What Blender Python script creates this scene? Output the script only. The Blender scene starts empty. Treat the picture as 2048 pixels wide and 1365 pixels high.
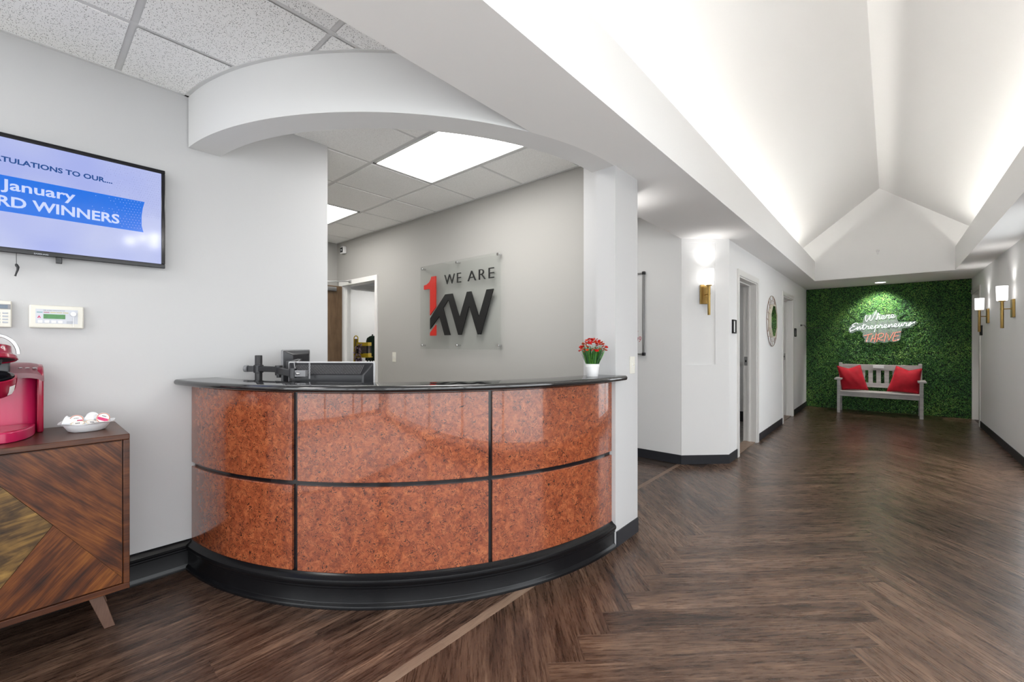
import bpy, bmesh, math, random
from math import sin, cos, pi, radians, sqrt, atan2
from mathutils import Vector, Matrix
random.seed(7)
COL = bpy.context.scene.collection
SC = bpy.context.scene

# ------------------------------------------------------------------ camera, world, exposure
cam_data = bpy.data.cameras.new('camera')
cam_data.sensor_width = 36.0
cam_data.lens = 859.5 / 2048 * 36.0
cam_data.shift_y = 6.3 / 2048
cam_data.clip_start = 0.05
cam = bpy.data.objects.new('camera', cam_data)
COL.objects.link(cam)
cam.location = (0, 0, 1.32)
cam.rotation_euler = (pi / 2, 0, 0.7207)
SC.camera = cam

world = bpy.data.worlds.new('overcast_sky')
SC.world = world
world.use_nodes = True
wn = world.node_tree.nodes
wn['Background'].inputs['Color'].default_value = (0.93, 0.97, 1.0, 1)
wn['Background'].inputs['Strength'].default_value = 3.2

SC.view_settings.view_transform = 'Standard'
SC.view_settings.look = 'None'
SC.view_settings.gamma = 1.0
SC.view_settings.use_curve_mapping = False
SC.view_settings.exposure = 0.6
SC.cycles.max_bounces = 10
SC.cycles.diffuse_bounces = 8
SC.cycles.glossy_bounces = 4
SC.cycles.transparent_max_bounces = 12
SC.cycles.sample_clamp_indirect = 6.0
SC.cycles.caustics_reflective = False
SC.cycles.caustics_refractive = False

# portal in the shop-front opening behind the camera (guides the daylight, gives none of its own)
pl = bpy.data.lights.new('daylight_portal', 'AREA')
pl.shape = 'RECTANGLE'; pl.size = 4.0; pl.size_y = 2.4
pl.cycles.is_portal = True
po = bpy.data.objects.new('daylight_portal', pl)
COL.objects.link(po)
po.location = (-1.0, -3.55, 1.3)
po.rotation_euler = (radians(90), 0, 0)
pl2 = bpy.data.lights.new('daylight_portal', 'AREA')
pl2.shape = 'RECTANGLE'; pl2.size = 6.1; pl2.size_y = 2.3
pl2.cycles.is_portal = True
po2 = bpy.data.objects.new('daylight_portal', pl2)
COL.objects.link(po2)
po2.location = (1.2, -0.35, 1.26)
po2.rotation_euler = (radians(90), 0, radians(90))
pl3 = bpy.data.lights.new('daylight_portal', 'AREA')
pl3.shape = 'RECTANGLE'; pl3.size = 1.65; pl3.size_y = 2.3
pl3.cycles.is_portal = True
po3 = bpy.data.objects.new('daylight_portal', pl3)
COL.objects.link(po3)
po3.location = (1.2, 6.22, 1.27)
po3.rotation_euler = (radians(90), 0, radians(90))

TROFFER = 10.0      # ceiling light panels
UPLIGHT = 2.6     # light leaving the open top of a sconce glass
COVE = 27.0        # led strips in the vault coves
SCONCE = 1.9      # wall sconce glass

# ------------------------------------------------------------------ materials
def nt_new(name):
    m = bpy.data.materials.new(name)
    m.use_nodes = True
    nt = m.node_tree
    return m, nt, nt.nodes['Principled BSDF']

def nd(nt, typ, **kw):
    n = nt.nodes.new(typ)
    for k, v in kw.items():
        if k.startswith('i_'):
            n.inputs[k[2:].replace('_', ' ')].default_value = v
        else:
            setattr(n, k, v)
    return n

def ln(nt, a, b):
    nt.links.new(a, b)

def setp(p, color=None, rough=0.5, metal=0.0, spec=0.5, coat=0.0, coat_rough=0.05, emit=None, strength=0.0):
    if color is not None:
        p.inputs['Base Color'].default_value = (*color, 1)
    p.inputs['Roughness'].default_value = rough
    p.inputs['Metallic'].default_value = metal
    p.inputs['Specular IOR Level'].default_value = spec
    p.inputs['Coat Weight'].default_value = coat
    p.inputs['Coat Roughness'].default_value = coat_rough
    if emit is not None:
        p.inputs['Emission Color'].default_value = (*emit, 1)
        p.inputs['Emission Strength'].default_value = strength

def mat(name, color, rough=0.5, metal=0.0, spec=0.5, coat=0.0, noise=0.0, nscale=8.0, bump=0.0, bscale=60.0, emit=None, strength=0.0, coat_rough=0.05):
    m, nt, p = nt_new(name)
    setp(p, color, rough, metal, spec, coat, coat_rough, emit, strength)
    tc = nd(nt, 'ShaderNodeTexCoord')
    if noise > 0:
        n = nd(nt, 'ShaderNodeTexNoise', i_Scale=nscale, i_Detail=4.0)
        ln(nt, tc.outputs['Object'], n.inputs['Vector'])
        r = nd(nt, 'ShaderNodeValToRGB')
        r.color_ramp.elements[0].position = 0.3; r.color_ramp.elements[1].position = 0.7
        r.color_ramp.elements[0].color = (*[c * (1 - noise) for c in color], 1)
        r.color_ramp.elements[1].color = (*[min(1, c * (1 + noise)) for c in color], 1)
        ln(nt, n.outputs['Fac'], r.inputs['Fac']); ln(nt, r.outputs['Color'], p.inputs['Base Color'])
    if bump > 0:
        n2 = nd(nt, 'ShaderNodeTexNoise', i_Scale=bscale, i_Detail=3.0)
        ln(nt, tc.outputs['Object'], n2.inputs['Vector'])
        b = nd(nt, 'ShaderNodeBump', i_Strength=bump, i_Distance=0.002)
        ln(nt, n2.outputs['Fac'], b.inputs['Height']); ln(nt, b.outputs['Normal'], p.inputs['Normal'])
    return m

def emission(name, color, strength):
    m = bpy.data.materials.new(name); m.use_nodes = True
    nt = m.node_tree; nt.nodes.clear()
    e = nd(nt, 'ShaderNodeEmission'); e.inputs['Color'].default_value = (*color, 1); e.inputs['Strength'].default_value = strength
    o = nd(nt, 'ShaderNodeOutputMaterial'); ln(nt, e.outputs[0], o.inputs[0])
    return m

def clear_sheet(name, tint=(0.96, 0.98, 0.97), gloss=1.0, haze=0.0):
    m = bpy.data.materials.new(name); m.use_nodes = True
    nt = m.node_tree; nt.nodes.clear()
    t = nd(nt, 'ShaderNodeBsdfTransparent'); t.inputs['Color'].default_value = (*tint, 1)
    g = nd(nt, 'ShaderNodeBsdfGlossy', i_Roughness=0.02)
    f0 = nd(nt, 'ShaderNodeLayerWeight', i_Blend=0.5); f1 = nd(nt, 'ShaderNodeMath', operation='POWER'); f1.inputs[1].default_value = 4.5; ln(nt, f0.outputs['Facing'], f1.inputs[0])
    f = nd(nt, 'ShaderNodeMath', operation='MULTIPLY_ADD'); f.inputs[1].default_value = 0.9; f.inputs[2].default_value = 0.045; ln(nt, f1.outputs[0], f.inputs[0])
    mx = nd(nt, 'ShaderNodeMixShader'); o = nd(nt, 'ShaderNodeOutputMaterial')
    ml = nd(nt, 'ShaderNodeMath', operation='MULTIPLY'); ml.inputs[1].default_value = gloss
    ln(nt, f.outputs[0], ml.inputs[0]); ln(nt, ml.outputs[0], mx.inputs['Fac'])
    base = t.outputs[0]
    if haze > 0:
        d = nd(nt, 'ShaderNodeBsdfDiffuse'); d.inputs['Color'].default_value = (0.8, 0.85, 0.83, 1)
        m2 = nd(nt, 'ShaderNodeMixShader'); m2.inputs['Fac'].default_value = haze
        ln(nt, t.outputs[0], m2.inputs[1]); ln(nt, d.outputs[0], m2.inputs[2]); base = m2.outputs[0]
    ln(nt, base, mx.inputs[1]); ln(nt, g.outputs[0], mx.inputs[2]); ln(nt, mx.outputs[0], o.inputs[0])
    return m

def ramp(nt, stops):
    r = nd(nt, 'ShaderNodeValToRGB')
    el = r.color_ramp.elements
    while len(el) < len(stops): el.new(0.5)
    for e, (pos, c) in zip(el, stops):
        e.position = pos; e.color = (*c, 1) if len(c) == 3 else c
    return r

def plank_mat(name, stops, rough=0.3, tone=0.25):
    """wood print that runs along each plank's own x axis, with its own offset and tone per plank"""
    m, nt, p = nt_new(name)
    setp(p, None, rough, 0, 0.5)
    tc = nd(nt, 'ShaderNodeTexCoord'); oi = nd(nt, 'ShaderNodeObjectInfo')
    rw = nd(nt, 'ShaderNodeMath', operation='MULTIPLY'); rw.inputs[1].default_value = 37.0
    ln(nt, oi.outputs['Random'], rw.inputs[0])
    def noise(sx, sy, detail, dist=0.0, rough_=0.6):
        mp = nd(nt, 'ShaderNodeMapping'); mp.inputs['Scale'].default_value = (sx, sy, sy)
        ln(nt, tc.outputs['Object'], mp.inputs['Vector'])
        n = nd(nt, 'ShaderNodeTexNoise', noise_dimensions='4D', i_Scale=1.0, i_Detail=detail, i_Distortion=dist, i_Roughness=rough_)
        ln(nt, mp.outputs[0], n.inputs['Vector']); ln(nt, rw.outputs[0], n.inputs['W'])
        return n
    a = noise(1.5, 16, 3, 0.5); b = noise(6.5, 95, 5, 0.3, 0.7); c = noise(20, 330, 3)
    def mul(x, k):
        q = nd(nt, 'ShaderNodeMath', operation='MULTIPLY'); q.inputs[1].default_value = k; ln(nt, x, q.inputs[0]); return q.outputs[0]
    def add(x, y):
        q = nd(nt, 'ShaderNodeMath', operation='ADD'); ln(nt, x, q.inputs[0]); ln(nt, y, q.inputs[1]); return q.outputs[0]
    s = add(add(mul(a.outputs['Fac'], 0.34), mul(b.outputs['Fac'], 0.42)), mul(c.outputs['Fac'], 0.24))
    tonev = nd(nt, 'ShaderNodeMath', operation='MULTIPLY_ADD'); tonev.inputs[1].default_value = tone * 0.22; tonev.inputs[2].default_value = -tone * 0.11
    ln(nt, oi.outputs['Random'], tonev.inputs[0])
    s = add(s, tonev.outputs[0])
    r = ramp(nt, stops)
    ln(nt, s, r.inputs['Fac']); ln(nt, r.outputs['Color'], p.inputs['Base Color'])
    rr = nd(nt, 'ShaderNodeMapRange'); rr.inputs['To Min'].default_value = rough - 0.06; rr.inputs['To Max'].default_value = rough + 0.12
    ln(nt, b.outputs['Fac'], rr.inputs['Value']); ln(nt, rr.outputs[0], p.inputs['Roughness'])
    bp = nd(nt, 'ShaderNodeBump', i_Strength=0.16, i_Distance=0.001)
    ln(nt, add(mul(b.outputs['Fac'], 0.6), mul(c.outputs['Fac'], 0.6)), bp.inputs['Height']); ln(nt, bp.outputs[0], p.inputs['Normal'])
    return m

def burl_mat(name):
    m, nt, p = nt_new(name)
    setp(p, None, 0.18, 0, 0.5, 0.75, 0.02)
    tc = nd(nt, 'ShaderNodeTexCoord')
    dn = nd(nt, 'ShaderNodeTexNoise', i_Scale=26.0, i_Detail=3.0); ln(nt, tc.outputs['Object'], dn.inputs['Vector'])
    sb = nd(nt, 'ShaderNodeVectorMath', operation='SUBTRACT'); sb.inputs[1].default_value = (0.5, 0.5, 0.5)
    ln(nt, dn.outputs['Color'], sb.inputs[0])
    sc = nd(nt, 'ShaderNodeVectorMath', operation='SCALE'); sc.inputs['Scale'].default_value = 0.05; ln(nt, sb.outputs[0], sc.inputs[0])
    ad = nd(nt, 'ShaderNodeVectorMath', operation='ADD'); ln(nt, tc.outputs['Object'], ad.inputs[0]); ln(nt, sc.outputs[0], ad.inputs[1])
    # contour lines of a warped noise field: the swirls of the burr
    sw = nd(nt, 'ShaderNodeTexNoise', i_Scale=25.0, i_Detail=2.5, i_Roughness=0.6, i_Distortion=0.9); ln(nt, ad.outputs[0], sw.inputs['Vector'])
    mu = nd(nt, 'ShaderNodeMath', operation='MULTIPLY'); mu.inputs[1].default_value = 66.0; ln(nt, sw.outputs['Fac'], mu.inputs[0])
    sn = nd(nt, 'ShaderNodeMath', operation='SINE'); ln(nt, mu.outputs[0], sn.inputs[0])
    lines = nd(nt, 'ShaderNodeMapRange'); lines.inputs['From Min'].default_value = 0.48; lines.inputs['From Max'].default_value = 0.92
    ln(nt, sn.outputs[0], lines.inputs['Value'])
    gate = nd(nt, 'ShaderNodeTexNoise', i_Scale=30.0, i_Detail=3.0); ln(nt, tc.outputs['Object'], gate.inputs['Vector'])
    gr = nd(nt, 'ShaderNodeMapRange'); gr.inputs['From Min'].default_value = 0.28; gr.inputs['From Max'].default_value = 0.56
    ln(nt, gate.outputs['Fac'], gr.inputs['Value'])
    lg = nd(nt, 'ShaderNodeMath', operation='MULTIPLY'); ln(nt, lines.outputs[0], lg.inputs[0]); ln(nt, gr.outputs[0], lg.inputs[1])
    # eyes
    vo = nd(nt, 'ShaderNodeTexVoronoi', i_Scale=24.0, i_Randomness=1.0); ln(nt, ad.outputs[0], vo.inputs['Vector'])
    er = nd(nt, 'ShaderNodeMapRange'); er.inputs['From Min'].default_value = 0.24; er.inputs['From Max'].default_value = 0.05
    ln(nt, vo.outputs['Distance'], er.inputs['Value'])
    sp = nd(nt, 'ShaderNodeTexNoise', i_Scale=150.0, i_Detail=2.0); ln(nt, tc.outputs['Object'], sp.inputs['Vector'])
    spr = nd(nt, 'ShaderNodeMapRange'); spr.inputs['From Min'].default_value = 0.45; spr.inputs['From Max'].default_value = 0.62
    ln(nt, sp.outputs['Fac'], spr.inputs['Value'])
    eg = nd(nt, 'ShaderNodeMath', operation='MULTIPLY'); ln(nt, er.outputs[0], eg.inputs[0]); ln(nt, spr.outputs[0], eg.inputs[1])
    mxm = nd(nt, 'ShaderNodeMath', operation='MAXIMUM'); ln(nt, lg.outputs[0], mxm.inputs[0]); ln(nt, eg.outputs[0], mxm.inputs[1])
    base = nd(nt, 'ShaderNodeTexNoise', i_Scale=26.0, i_Detail=5.0, i_Distortion=1.2, i_Roughness=0.6); ln(nt, ad.outputs[0], base.inputs['Vector'])
    br = ramp(nt, [(0.30, (0.17, 0.036, 0.015)), (0.5, (0.285, 0.071, 0.027)), (0.72, (0.42, 0.13, 0.049))])
    ln(nt, base.outputs['Fac'], br.inputs['Fac'])
    mc = nd(nt, 'ShaderNodeMix', data_type='RGBA'); ln(nt, mxm.outputs[0], mc.inputs['Factor'])
    ln(nt, br.outputs['Color'], mc.inputs['A']); mc.inputs['B'].default_value = (0.04, 0.012, 0.009, 1)
    ln(nt, mc.outputs['Result'], p.inputs['Base Color'])
    return m

def veneer_mat(name, rot, stops, rough=0.33, fine=60.0, swirl=0.0):
    """veneer; grain direction = rot (radians) in the y-z plane of the cabinet front"""
    m, nt, p = nt_new(name)
    setp(p, None, rough, 0, 0.35, 0.08, 0.15)
    tc = nd(nt, 'ShaderNodeTexCoord')
    mr = nd(nt, 'ShaderNodeMapping'); mr.inputs['Rotation'].default_value = (-rot, 0, 0); ln(nt, tc.outputs['Object'], mr.inputs['Vector'])
    ms = nd(nt, 'ShaderNodeMapping'); ms.inputs['Scale'].default_value = (1, 2.2, fine * 0.35); ln(nt, mr.outputs[0], ms.inputs['Vector'])
    a = nd(nt, 'ShaderNodeTexNoise', i_Scale=1.3, i_Detail=5.0, i_Distortion=0.5 + swirl, i_Roughness=0.6); ln(nt, ms.outputs[0], a.inputs['Vector'])
    mf = nd(nt, 'ShaderNodeMapping'); mf.inputs['Scale'].default_value = (1, 9, fine * 3); ln(nt, mr.outputs[0], mf.inputs['Vector'])
    b = nd(nt, 'ShaderNodeTexNoise', i_Scale=1.0, i_Detail=3.0); ln(nt, mf.outputs[0], b.inputs['Vector'])
    big = nd(nt, 'ShaderNodeTexNoise', i_Scale=7.0, i_Detail=3.0, i_Distortion=swirl); ln(nt, tc.outputs['Object'], big.inputs['Vector'])
    def mul(x, k):
        q = nd(nt, 'ShaderNodeMath', operation='MULTIPLY'); q.inputs[1].default_value = k; ln(nt, x, q.inputs[0]); return q.outputs[0]
    def add(x, y):
        q = nd(nt, 'ShaderNodeMath', operation='ADD'); ln(nt, x, q.inputs[0]); ln(nt, y, q.inputs[1]); return q.outputs[0]
    s = add(add(mul(a.outputs['Fac'], 0.5), mul(b.outputs['Fac'], 0.22)), mul(big.outputs['Fac'], 0.28))
    r = ramp(nt, stops); ln(nt, s, r.inputs['Fac']); ln(nt, r.outputs['Color'], p.inputs['Base Color'])
    bp = nd(nt, 'ShaderNodeBump', i_Strength=0.15, i_Distance=0.001); ln(nt, b.outputs['Fac'], bp.inputs['Height']); ln(nt, bp.outputs[0], p.inputs['Normal'])
    return m

def tile_mat(name, speck, color, scale):
    """mineral-fibre tile: pinholes and fissures"""
    m, nt, p = nt_new(name)
    setp(p, color, 0.9, 0, 0.1)
    tc = nd(nt, 'ShaderNodeTexCoord')
    mp = nd(nt, 'ShaderNodeMapping'); mp.inputs['Scale'].default_value = (1, 1.6, 1); ln(nt, tc.outputs['Object'], mp.inputs['Vector'])
    v = nd(nt, 'ShaderNodeTexVoronoi', i_Scale=scale, i_Randomness=1.0); ln(nt, mp.outputs[0], v.inputs['Vector'])
    n = nd(nt, 'ShaderNodeTexNoise', i_Scale=scale * 0.55, i_Detail=2.0); ln(nt, mp.outputs[0], n.inputs['Vector'])
    a = nd(nt, 'ShaderNodeMapRange'); a.inputs['From Min'].default_value = 0.36; a.inputs['From Max'].default_value = 0.22; ln(nt, v.outputs['Distance'], a.inputs['Value'])
    g = nd(nt, 'ShaderNodeMapRange'); g.inputs['From Min'].default_value = 0.40; g.inputs['From Max'].default_value = 0.52; ln(nt, n.outputs['Fac'], g.inputs['Value'])
    q = nd(nt, 'ShaderNodeMath', operation='MULTIPLY'); ln(nt, a.outputs[0], q.inputs[0]); ln(nt, g.outputs[0], q.inputs[1])
    q2 = nd(nt, 'ShaderNodeMath', operation='MULTIPLY'); q2.inputs[1].default_value = speck; ln(nt, q.outputs[0], q2.inputs[0])
    mc = nd(nt, 'ShaderNodeMix', data_type='RGBA'); ln(nt, q2.outputs[0], mc.inputs['Factor'])
    mc.inputs['A'].default_value = (*color, 1); mc.inputs['B'].default_value = (0.16, 0.155, 0.15, 1)
    ln(nt, mc.outputs['Result'], p.inputs['Base Color'])
    b = nd(nt, 'ShaderNodeBump', i_Strength=0.4, i_Distance=0.002); b.invert = True
    ln(nt, q.outputs[0], b.inputs['Height']); ln(nt, b.outputs[0], p.inputs['Normal'])
    return m

def leaf_mat(name):
    m, nt, p = nt_new(name)
    setp(p, None, 0.45, 0, 0.4)
    ge = nd(nt, 'ShaderNodeNewGeometry'); tc = nd(nt, 'ShaderNodeTexCoord')
    n = nd(nt, 'ShaderNodeTexNoise', i_Scale=2.2, i_Detail=3.0); ln(nt, tc.outputs['Object'], n.inputs['Vector'])
    s = nd(nt, 'ShaderNodeMath', operation='MULTIPLY_ADD'); s.inputs[1].default_value = 0.75; ln(nt, ge.outputs['Random Per Island'], s.inputs[0])
    k = nd(nt, 'ShaderNodeMath', operation='MULTIPLY_ADD'); k.inputs[1].default_value = 0.9; k.inputs[2].default_value = -0.32
    ln(nt, n.outputs['Fac'], k.inputs[0]); ln(nt, k.outputs[0], s.inputs[2])
    r = ramp(nt, [(0.0, (0.008, 0.042, 0.018)), (0.4, (0.022, 0.11, 0.025)), (0.75, (0.095, 0.26, 0.04)), (1.0, (0.28, 0.46, 0.10))])
    ln(nt, s.outputs[0], r.inputs['Fac']); ln(nt, r.outputs['Color'], p.inputs['Base Color'])
    return m

M = {}
M['wall'] = mat('white_wall_paint', (0.84, 0.84, 0.84), 0.7, spec=0.2, bump=0.12, bscale=220)  # same wall paint, lightened in colour to lift the dim hall
M['lobby'] = mat('pale_grey_wall_paint', (0.54, 0.54, 0.545), 0.7, spec=0.2, bump=0.12, bscale=220)  # same wall paint, darkened to hold down the bright lobby light
M['header'] = mat('white_header_paint', (0.72, 0.72, 0.72), 0.8, spec=0.15)
M['greige'] = mat('greige_wall_paint', (0.385, 0.375, 0.355), 0.75, spec=0.2, bump=0.12, bscale=220)
M['ceil'] = mat('white_ceiling_paint', (0.87, 0.865, 0.86), 0.85, spec=0.1, bump=0.08, bscale=160)
M['trimw'] = mat('white_gloss_trim_paint', (0.74, 0.73, 0.71), 0.35, spec=0.4)
M['blacktrim'] = mat('black_gloss_trim_paint', (0.006, 0.006, 0.007), 0.2, spec=0.22)
M['rubber'] = mat('black_cove_base', (0.022, 0.023, 0.028), 0.5, spec=0.4)
M['granite'] = mat('black_polished_stone', (0.012, 0.012, 0.013), 0.06, spec=1.0, noise=0.6, nscale=300)
M['burl'] = burl_mat('burr_wood_laminate')
M['tileA'] = tile_mat('fissured_ceiling_tile', 0.95, (0.90, 0.90, 0.895), 120.0)
M['tileB'] = tile_mat('pinhole_ceiling_tile', 0.5, (0.90, 0.90, 0.895), 190.0)
M['tbar'] = mat('white_ceiling_grid', (0.62, 0.62, 0.62), 0.45)
M['plank'] = plank_mat('brown_wood_plank', [(0.38, (0.014, 0.007, 0.004)), (0.46, (0.060, 0.032, 0.020)), (0.53, (0.115, 0.066, 0.042)), (0.62, (0.235, 0.147, 0.098))], 0.25, 0.24)
M['plankL'] = plank_mat('dark_wood_plank', [(0.38, (0.012, 0.006, 0.0045)), (0.47, (0.044, 0.024, 0.0165)), (0.54, (0.10, 0.058, 0.039)), (0.62, (0.25, 0.155, 0.105))], 0.25, 0.12)
M['strip'] = plank_mat('light_wood_strip', [(0.36, (0.14, 0.09, 0.062)), (0.5, (0.225, 0.15, 0.107)), (0.64, (0.31, 0.22, 0.16))], 0.38, 0.4)
M['subfloor'] = mat('dark_subfloor', (0.03, 0.02, 0.015), 0.6)
M['brass'] = mat('brushed_brass', (0.40, 0.265, 0.09), 0.3, 1.0, bump=0.1, bscale=200)
M['chrome'] = mat('polished_steel', (0.72, 0.72, 0.73), 0.14, 1.0)
M['nickel'] = mat('dull_steel', (0.42, 0.42, 0.42), 0.35, 1.0)
M['blackp'] = mat('black_plastic', (0.014, 0.014, 0.017), 0.34, spec=0.5)
M['blackg'] = mat('black_gloss_plastic', (0.008, 0.008, 0.010), 0.1, spec=0.5)
M['greyp'] = mat('grey_plastic', (0.22, 0.22, 0.23), 0.4)
M['ivory'] = mat('ivory_plastic', (0.70, 0.68, 0.61), 0.4)
M['white'] = mat('white_plastic', (0.78, 0.78, 0.78), 0.4)
M['paper'] = mat('white_paper', (0.78, 0.78, 0.77), 0.8, spec=0.1)
M['foam'] = mat('white_foam', (0.80, 0.81, 0.83), 0.7, spec=0.2)
M['black'] = mat('matt_black', (0.009, 0.009, 0.009), 0.5, spec=0.3)
M['red'] = mat('red_acrylic', (0.52, 0.02, 0.012), 0.35)
M['makered'] = mat('cerise_gloss_plastic', (0.42, 0.008, 0.07), 0.28, spec=0.5, coat=0.2)
M['makerdark'] = mat('dark_red_plastic', (0.26, 0.006, 0.03), 0.22, spec=0.5, coat=0.3)
M['makertop'] = mat('maroon_grey_top', (0.20, 0.07, 0.085), 0.3, spec=0.5)
M['troffer'] = emission('lit_diffuser', (1.0, 0.985, 0.95), TROFFER)
M['troffer_dim'] = emission('lit_diffuser_low', (1.0, 0.985, 0.95), 3.2)  # weaker diffuser of the added, unseen panels
M['cove'] = emission('lit_led_strip', (1.0, 0.97, 0.90), COVE)
M['sconceglass'] = emission('lit_opal_glass', (1.0, 0.97, 0.93), SCONCE)
M['clear'] = clear_sheet('clear_acrylic', (0.975, 0.985, 0.98), 1.0)
M['clearedge'] = clear_sheet('frosted_backing_acrylic', (0.80, 0.88, 0.84), 0.35, 0.08)
M['mirror'] = mat('mirror_silver', (0.8, 0.82, 0.8), 0.02, 1.0)
M['leaf'] = leaf_mat('boxwood_leaf')
M['leafback'] = mat('dark_green_mat', (0.004, 0.016, 0.007), 0.8)
M['benchwood'] = veneer_mat('weathered_grey_wood', 0.0, [(0.3, (0.27, 0.26, 0.255)), (0.5, (0.46, 0.445, 0.435)), (0.7, (0.60, 0.585, 0.575))], 0.65)
M['velvet'] = mat('crimson_velvet', (0.36, 0.003, 0.014), 0.75, spec=0.3, noise=0.25, nscale=9, bump=0.3, bscale=90)
for k_ in ('velvet',):
    p_ = M[k_].node_tree.nodes['Principled BSDF']; p_.inputs['Sheen Weight'].default_value = 0.25; p_.inputs['Sheen Tint'].default_value = (1, 0.2, 0.25, 1)
M['doorwood'] = veneer_mat('brown_door_veneer', pi / 2, [(0.3, (0.085, 0.05, 0.028)), (0.5, (0.135, 0.085, 0.048)), (0.7, (0.185, 0.12, 0.07))], 0.4, 50)
WOODS = [(0.37, (0.013, 0.0034, 0.0015)), (0.47, (0.060, 0.0155, 0.0038)), (0.55, (0.125, 0.037, 0.0072)), (0.66, (0.22, 0.078, 0.015))]
M['wood_a'] = veneer_mat('walnut_veneer_falling', radians(-48), WOODS)
M['wood_b'] = veneer_mat('walnut_veneer_rising', radians(48), WOODS)
M['wood_c'] = veneer_mat('golden_burr_veneer', radians(15), [(0.36, (0.012, 0.006, 0.003)), (0.47, (0.065, 0.034, 0.010)), (0.57, (0.165, 0.092, 0.025)), (0.70, (0.30, 0.18, 0.052))], 0.33, 30, 1.8)
M['wood_f'] = veneer_mat('walnut_frame', 0.0, [(0.36, (0.017, 0.0045, 0.002)), (0.5, (0.062, 0.0175, 0.0055)), (0.66, (0.135, 0.043, 0.012))], 0.33)
M['wood_leg'] = veneer_mat('worn_walnut_leg', radians(80), [(0.3, (0.06, 0.028, 0.018)), (0.5, (0.13, 0.07, 0.048)), (0.7, (0.22, 0.13, 0.09))], 0.45)
M['globe'] = emission('lit_opal_globe', (1, 0.98, 0.95), 14.0)
M['neonw'] = emission('lit_white_neon', (0.98, 0.98, 1.0), 1.5)
M['neonr'] = emission('lit_coral_neon', (1.0, 0.23, 0.15), 1.15)
M['lcd_blue'] = mat('grey_blue_lcd', (0.10, 0.14, 0.19), 0.25)
M['lcd_green'] = mat('green_lcd', (0.02, 0.11, 0.018), 0.3, noise=0.3, nscale=90, emit=(0.03, 0.18, 0.03), strength=0.35)
M['greytile'] = mat('grey_floor_tile', (0.20, 0.19, 0.175), 0.5, noise=0.3, nscale=12)
M['entrytile'] = mat('pale_entry_tile', (0.62, 0.60, 0.57), 0.4, noise=0.08)  # pale surface for unseen floors, added to bounce light upward
M['yellow'] = mat('yellow_paint', (0.68, 0.48, 0.01), 0.45)
M['coat'] = mat('dark_green_cloth', (0.008, 0.03, 0.02), 0.9, noise=0.4, nscale=10, bump=0.4, bscale=40)
M['brownbox'] = mat('grey_brown_fabric', (0.16, 0.13, 0.11), 0.8, noise=0.2, nscale=40)
M['petalp'] = mat('pale_mauve_petal', (0.55, 0.40, 0.47), 0.6)
M['stemd'] = mat('dark_purple_stem', (0.06, 0.02, 0.035), 0.6)
M['gold'] = mat('antique_gold', (0.30, 0.22, 0.08), 0.35, 0.9)
M['wire'] = mat('rose_bronze_wire', (0.30, 0.20, 0.15), 0.35, 0.9)
M['cream'] = mat('cream_frame_side', (0.62, 0.57, 0.47), 0.4)
M['petal'] = mat('red_petal', (0.50, 0.012, 0.012), 0.7, spec=0.1, noise=0.3, nscale=60)
M['petal2'] = mat('orange_red_petal', (0.60, 0.04, 0.012), 0.7, spec=0.1)
M['grassleaf'] = mat('fresh_green_leaf', (0.07, 0.24, 0.025), 0.5, noise=0.6, nscale=40)
M['darkleaf'] = mat('deep_green_leaf', (0.015, 0.08, 0.02), 0.6, noise=0.5, nscale=40)
M['concrete'] = mat('pale_pavement', (0.6, 0.6, 0.59), 0.85, noise=0.1)
M['alu'] = mat('dark_anodised_frame', (0.05, 0.045, 0.04), 0.4, 0.6)
M['podlid'] = mat('pod_foil_white', (0.80, 0.78, 0.76), 0.4)
M['podpink'] = mat('pod_print_cerise', (0.50, 0.02, 0.12), 0.5)
M['podrim'] = mat('pod_print_brown', (0.48, 0.18, 0.12), 0.5)
M['podtan'] = mat('pod_print_tan', (0.60, 0.47, 0.30), 0.5)
M['ink'] = mat('dark_grey_ink', (0.06, 0.06, 0.07), 0.6)
M['lightgrey'] = mat('light_grey_print', (0.42, 0.44, 0.49), 0.5)

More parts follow.
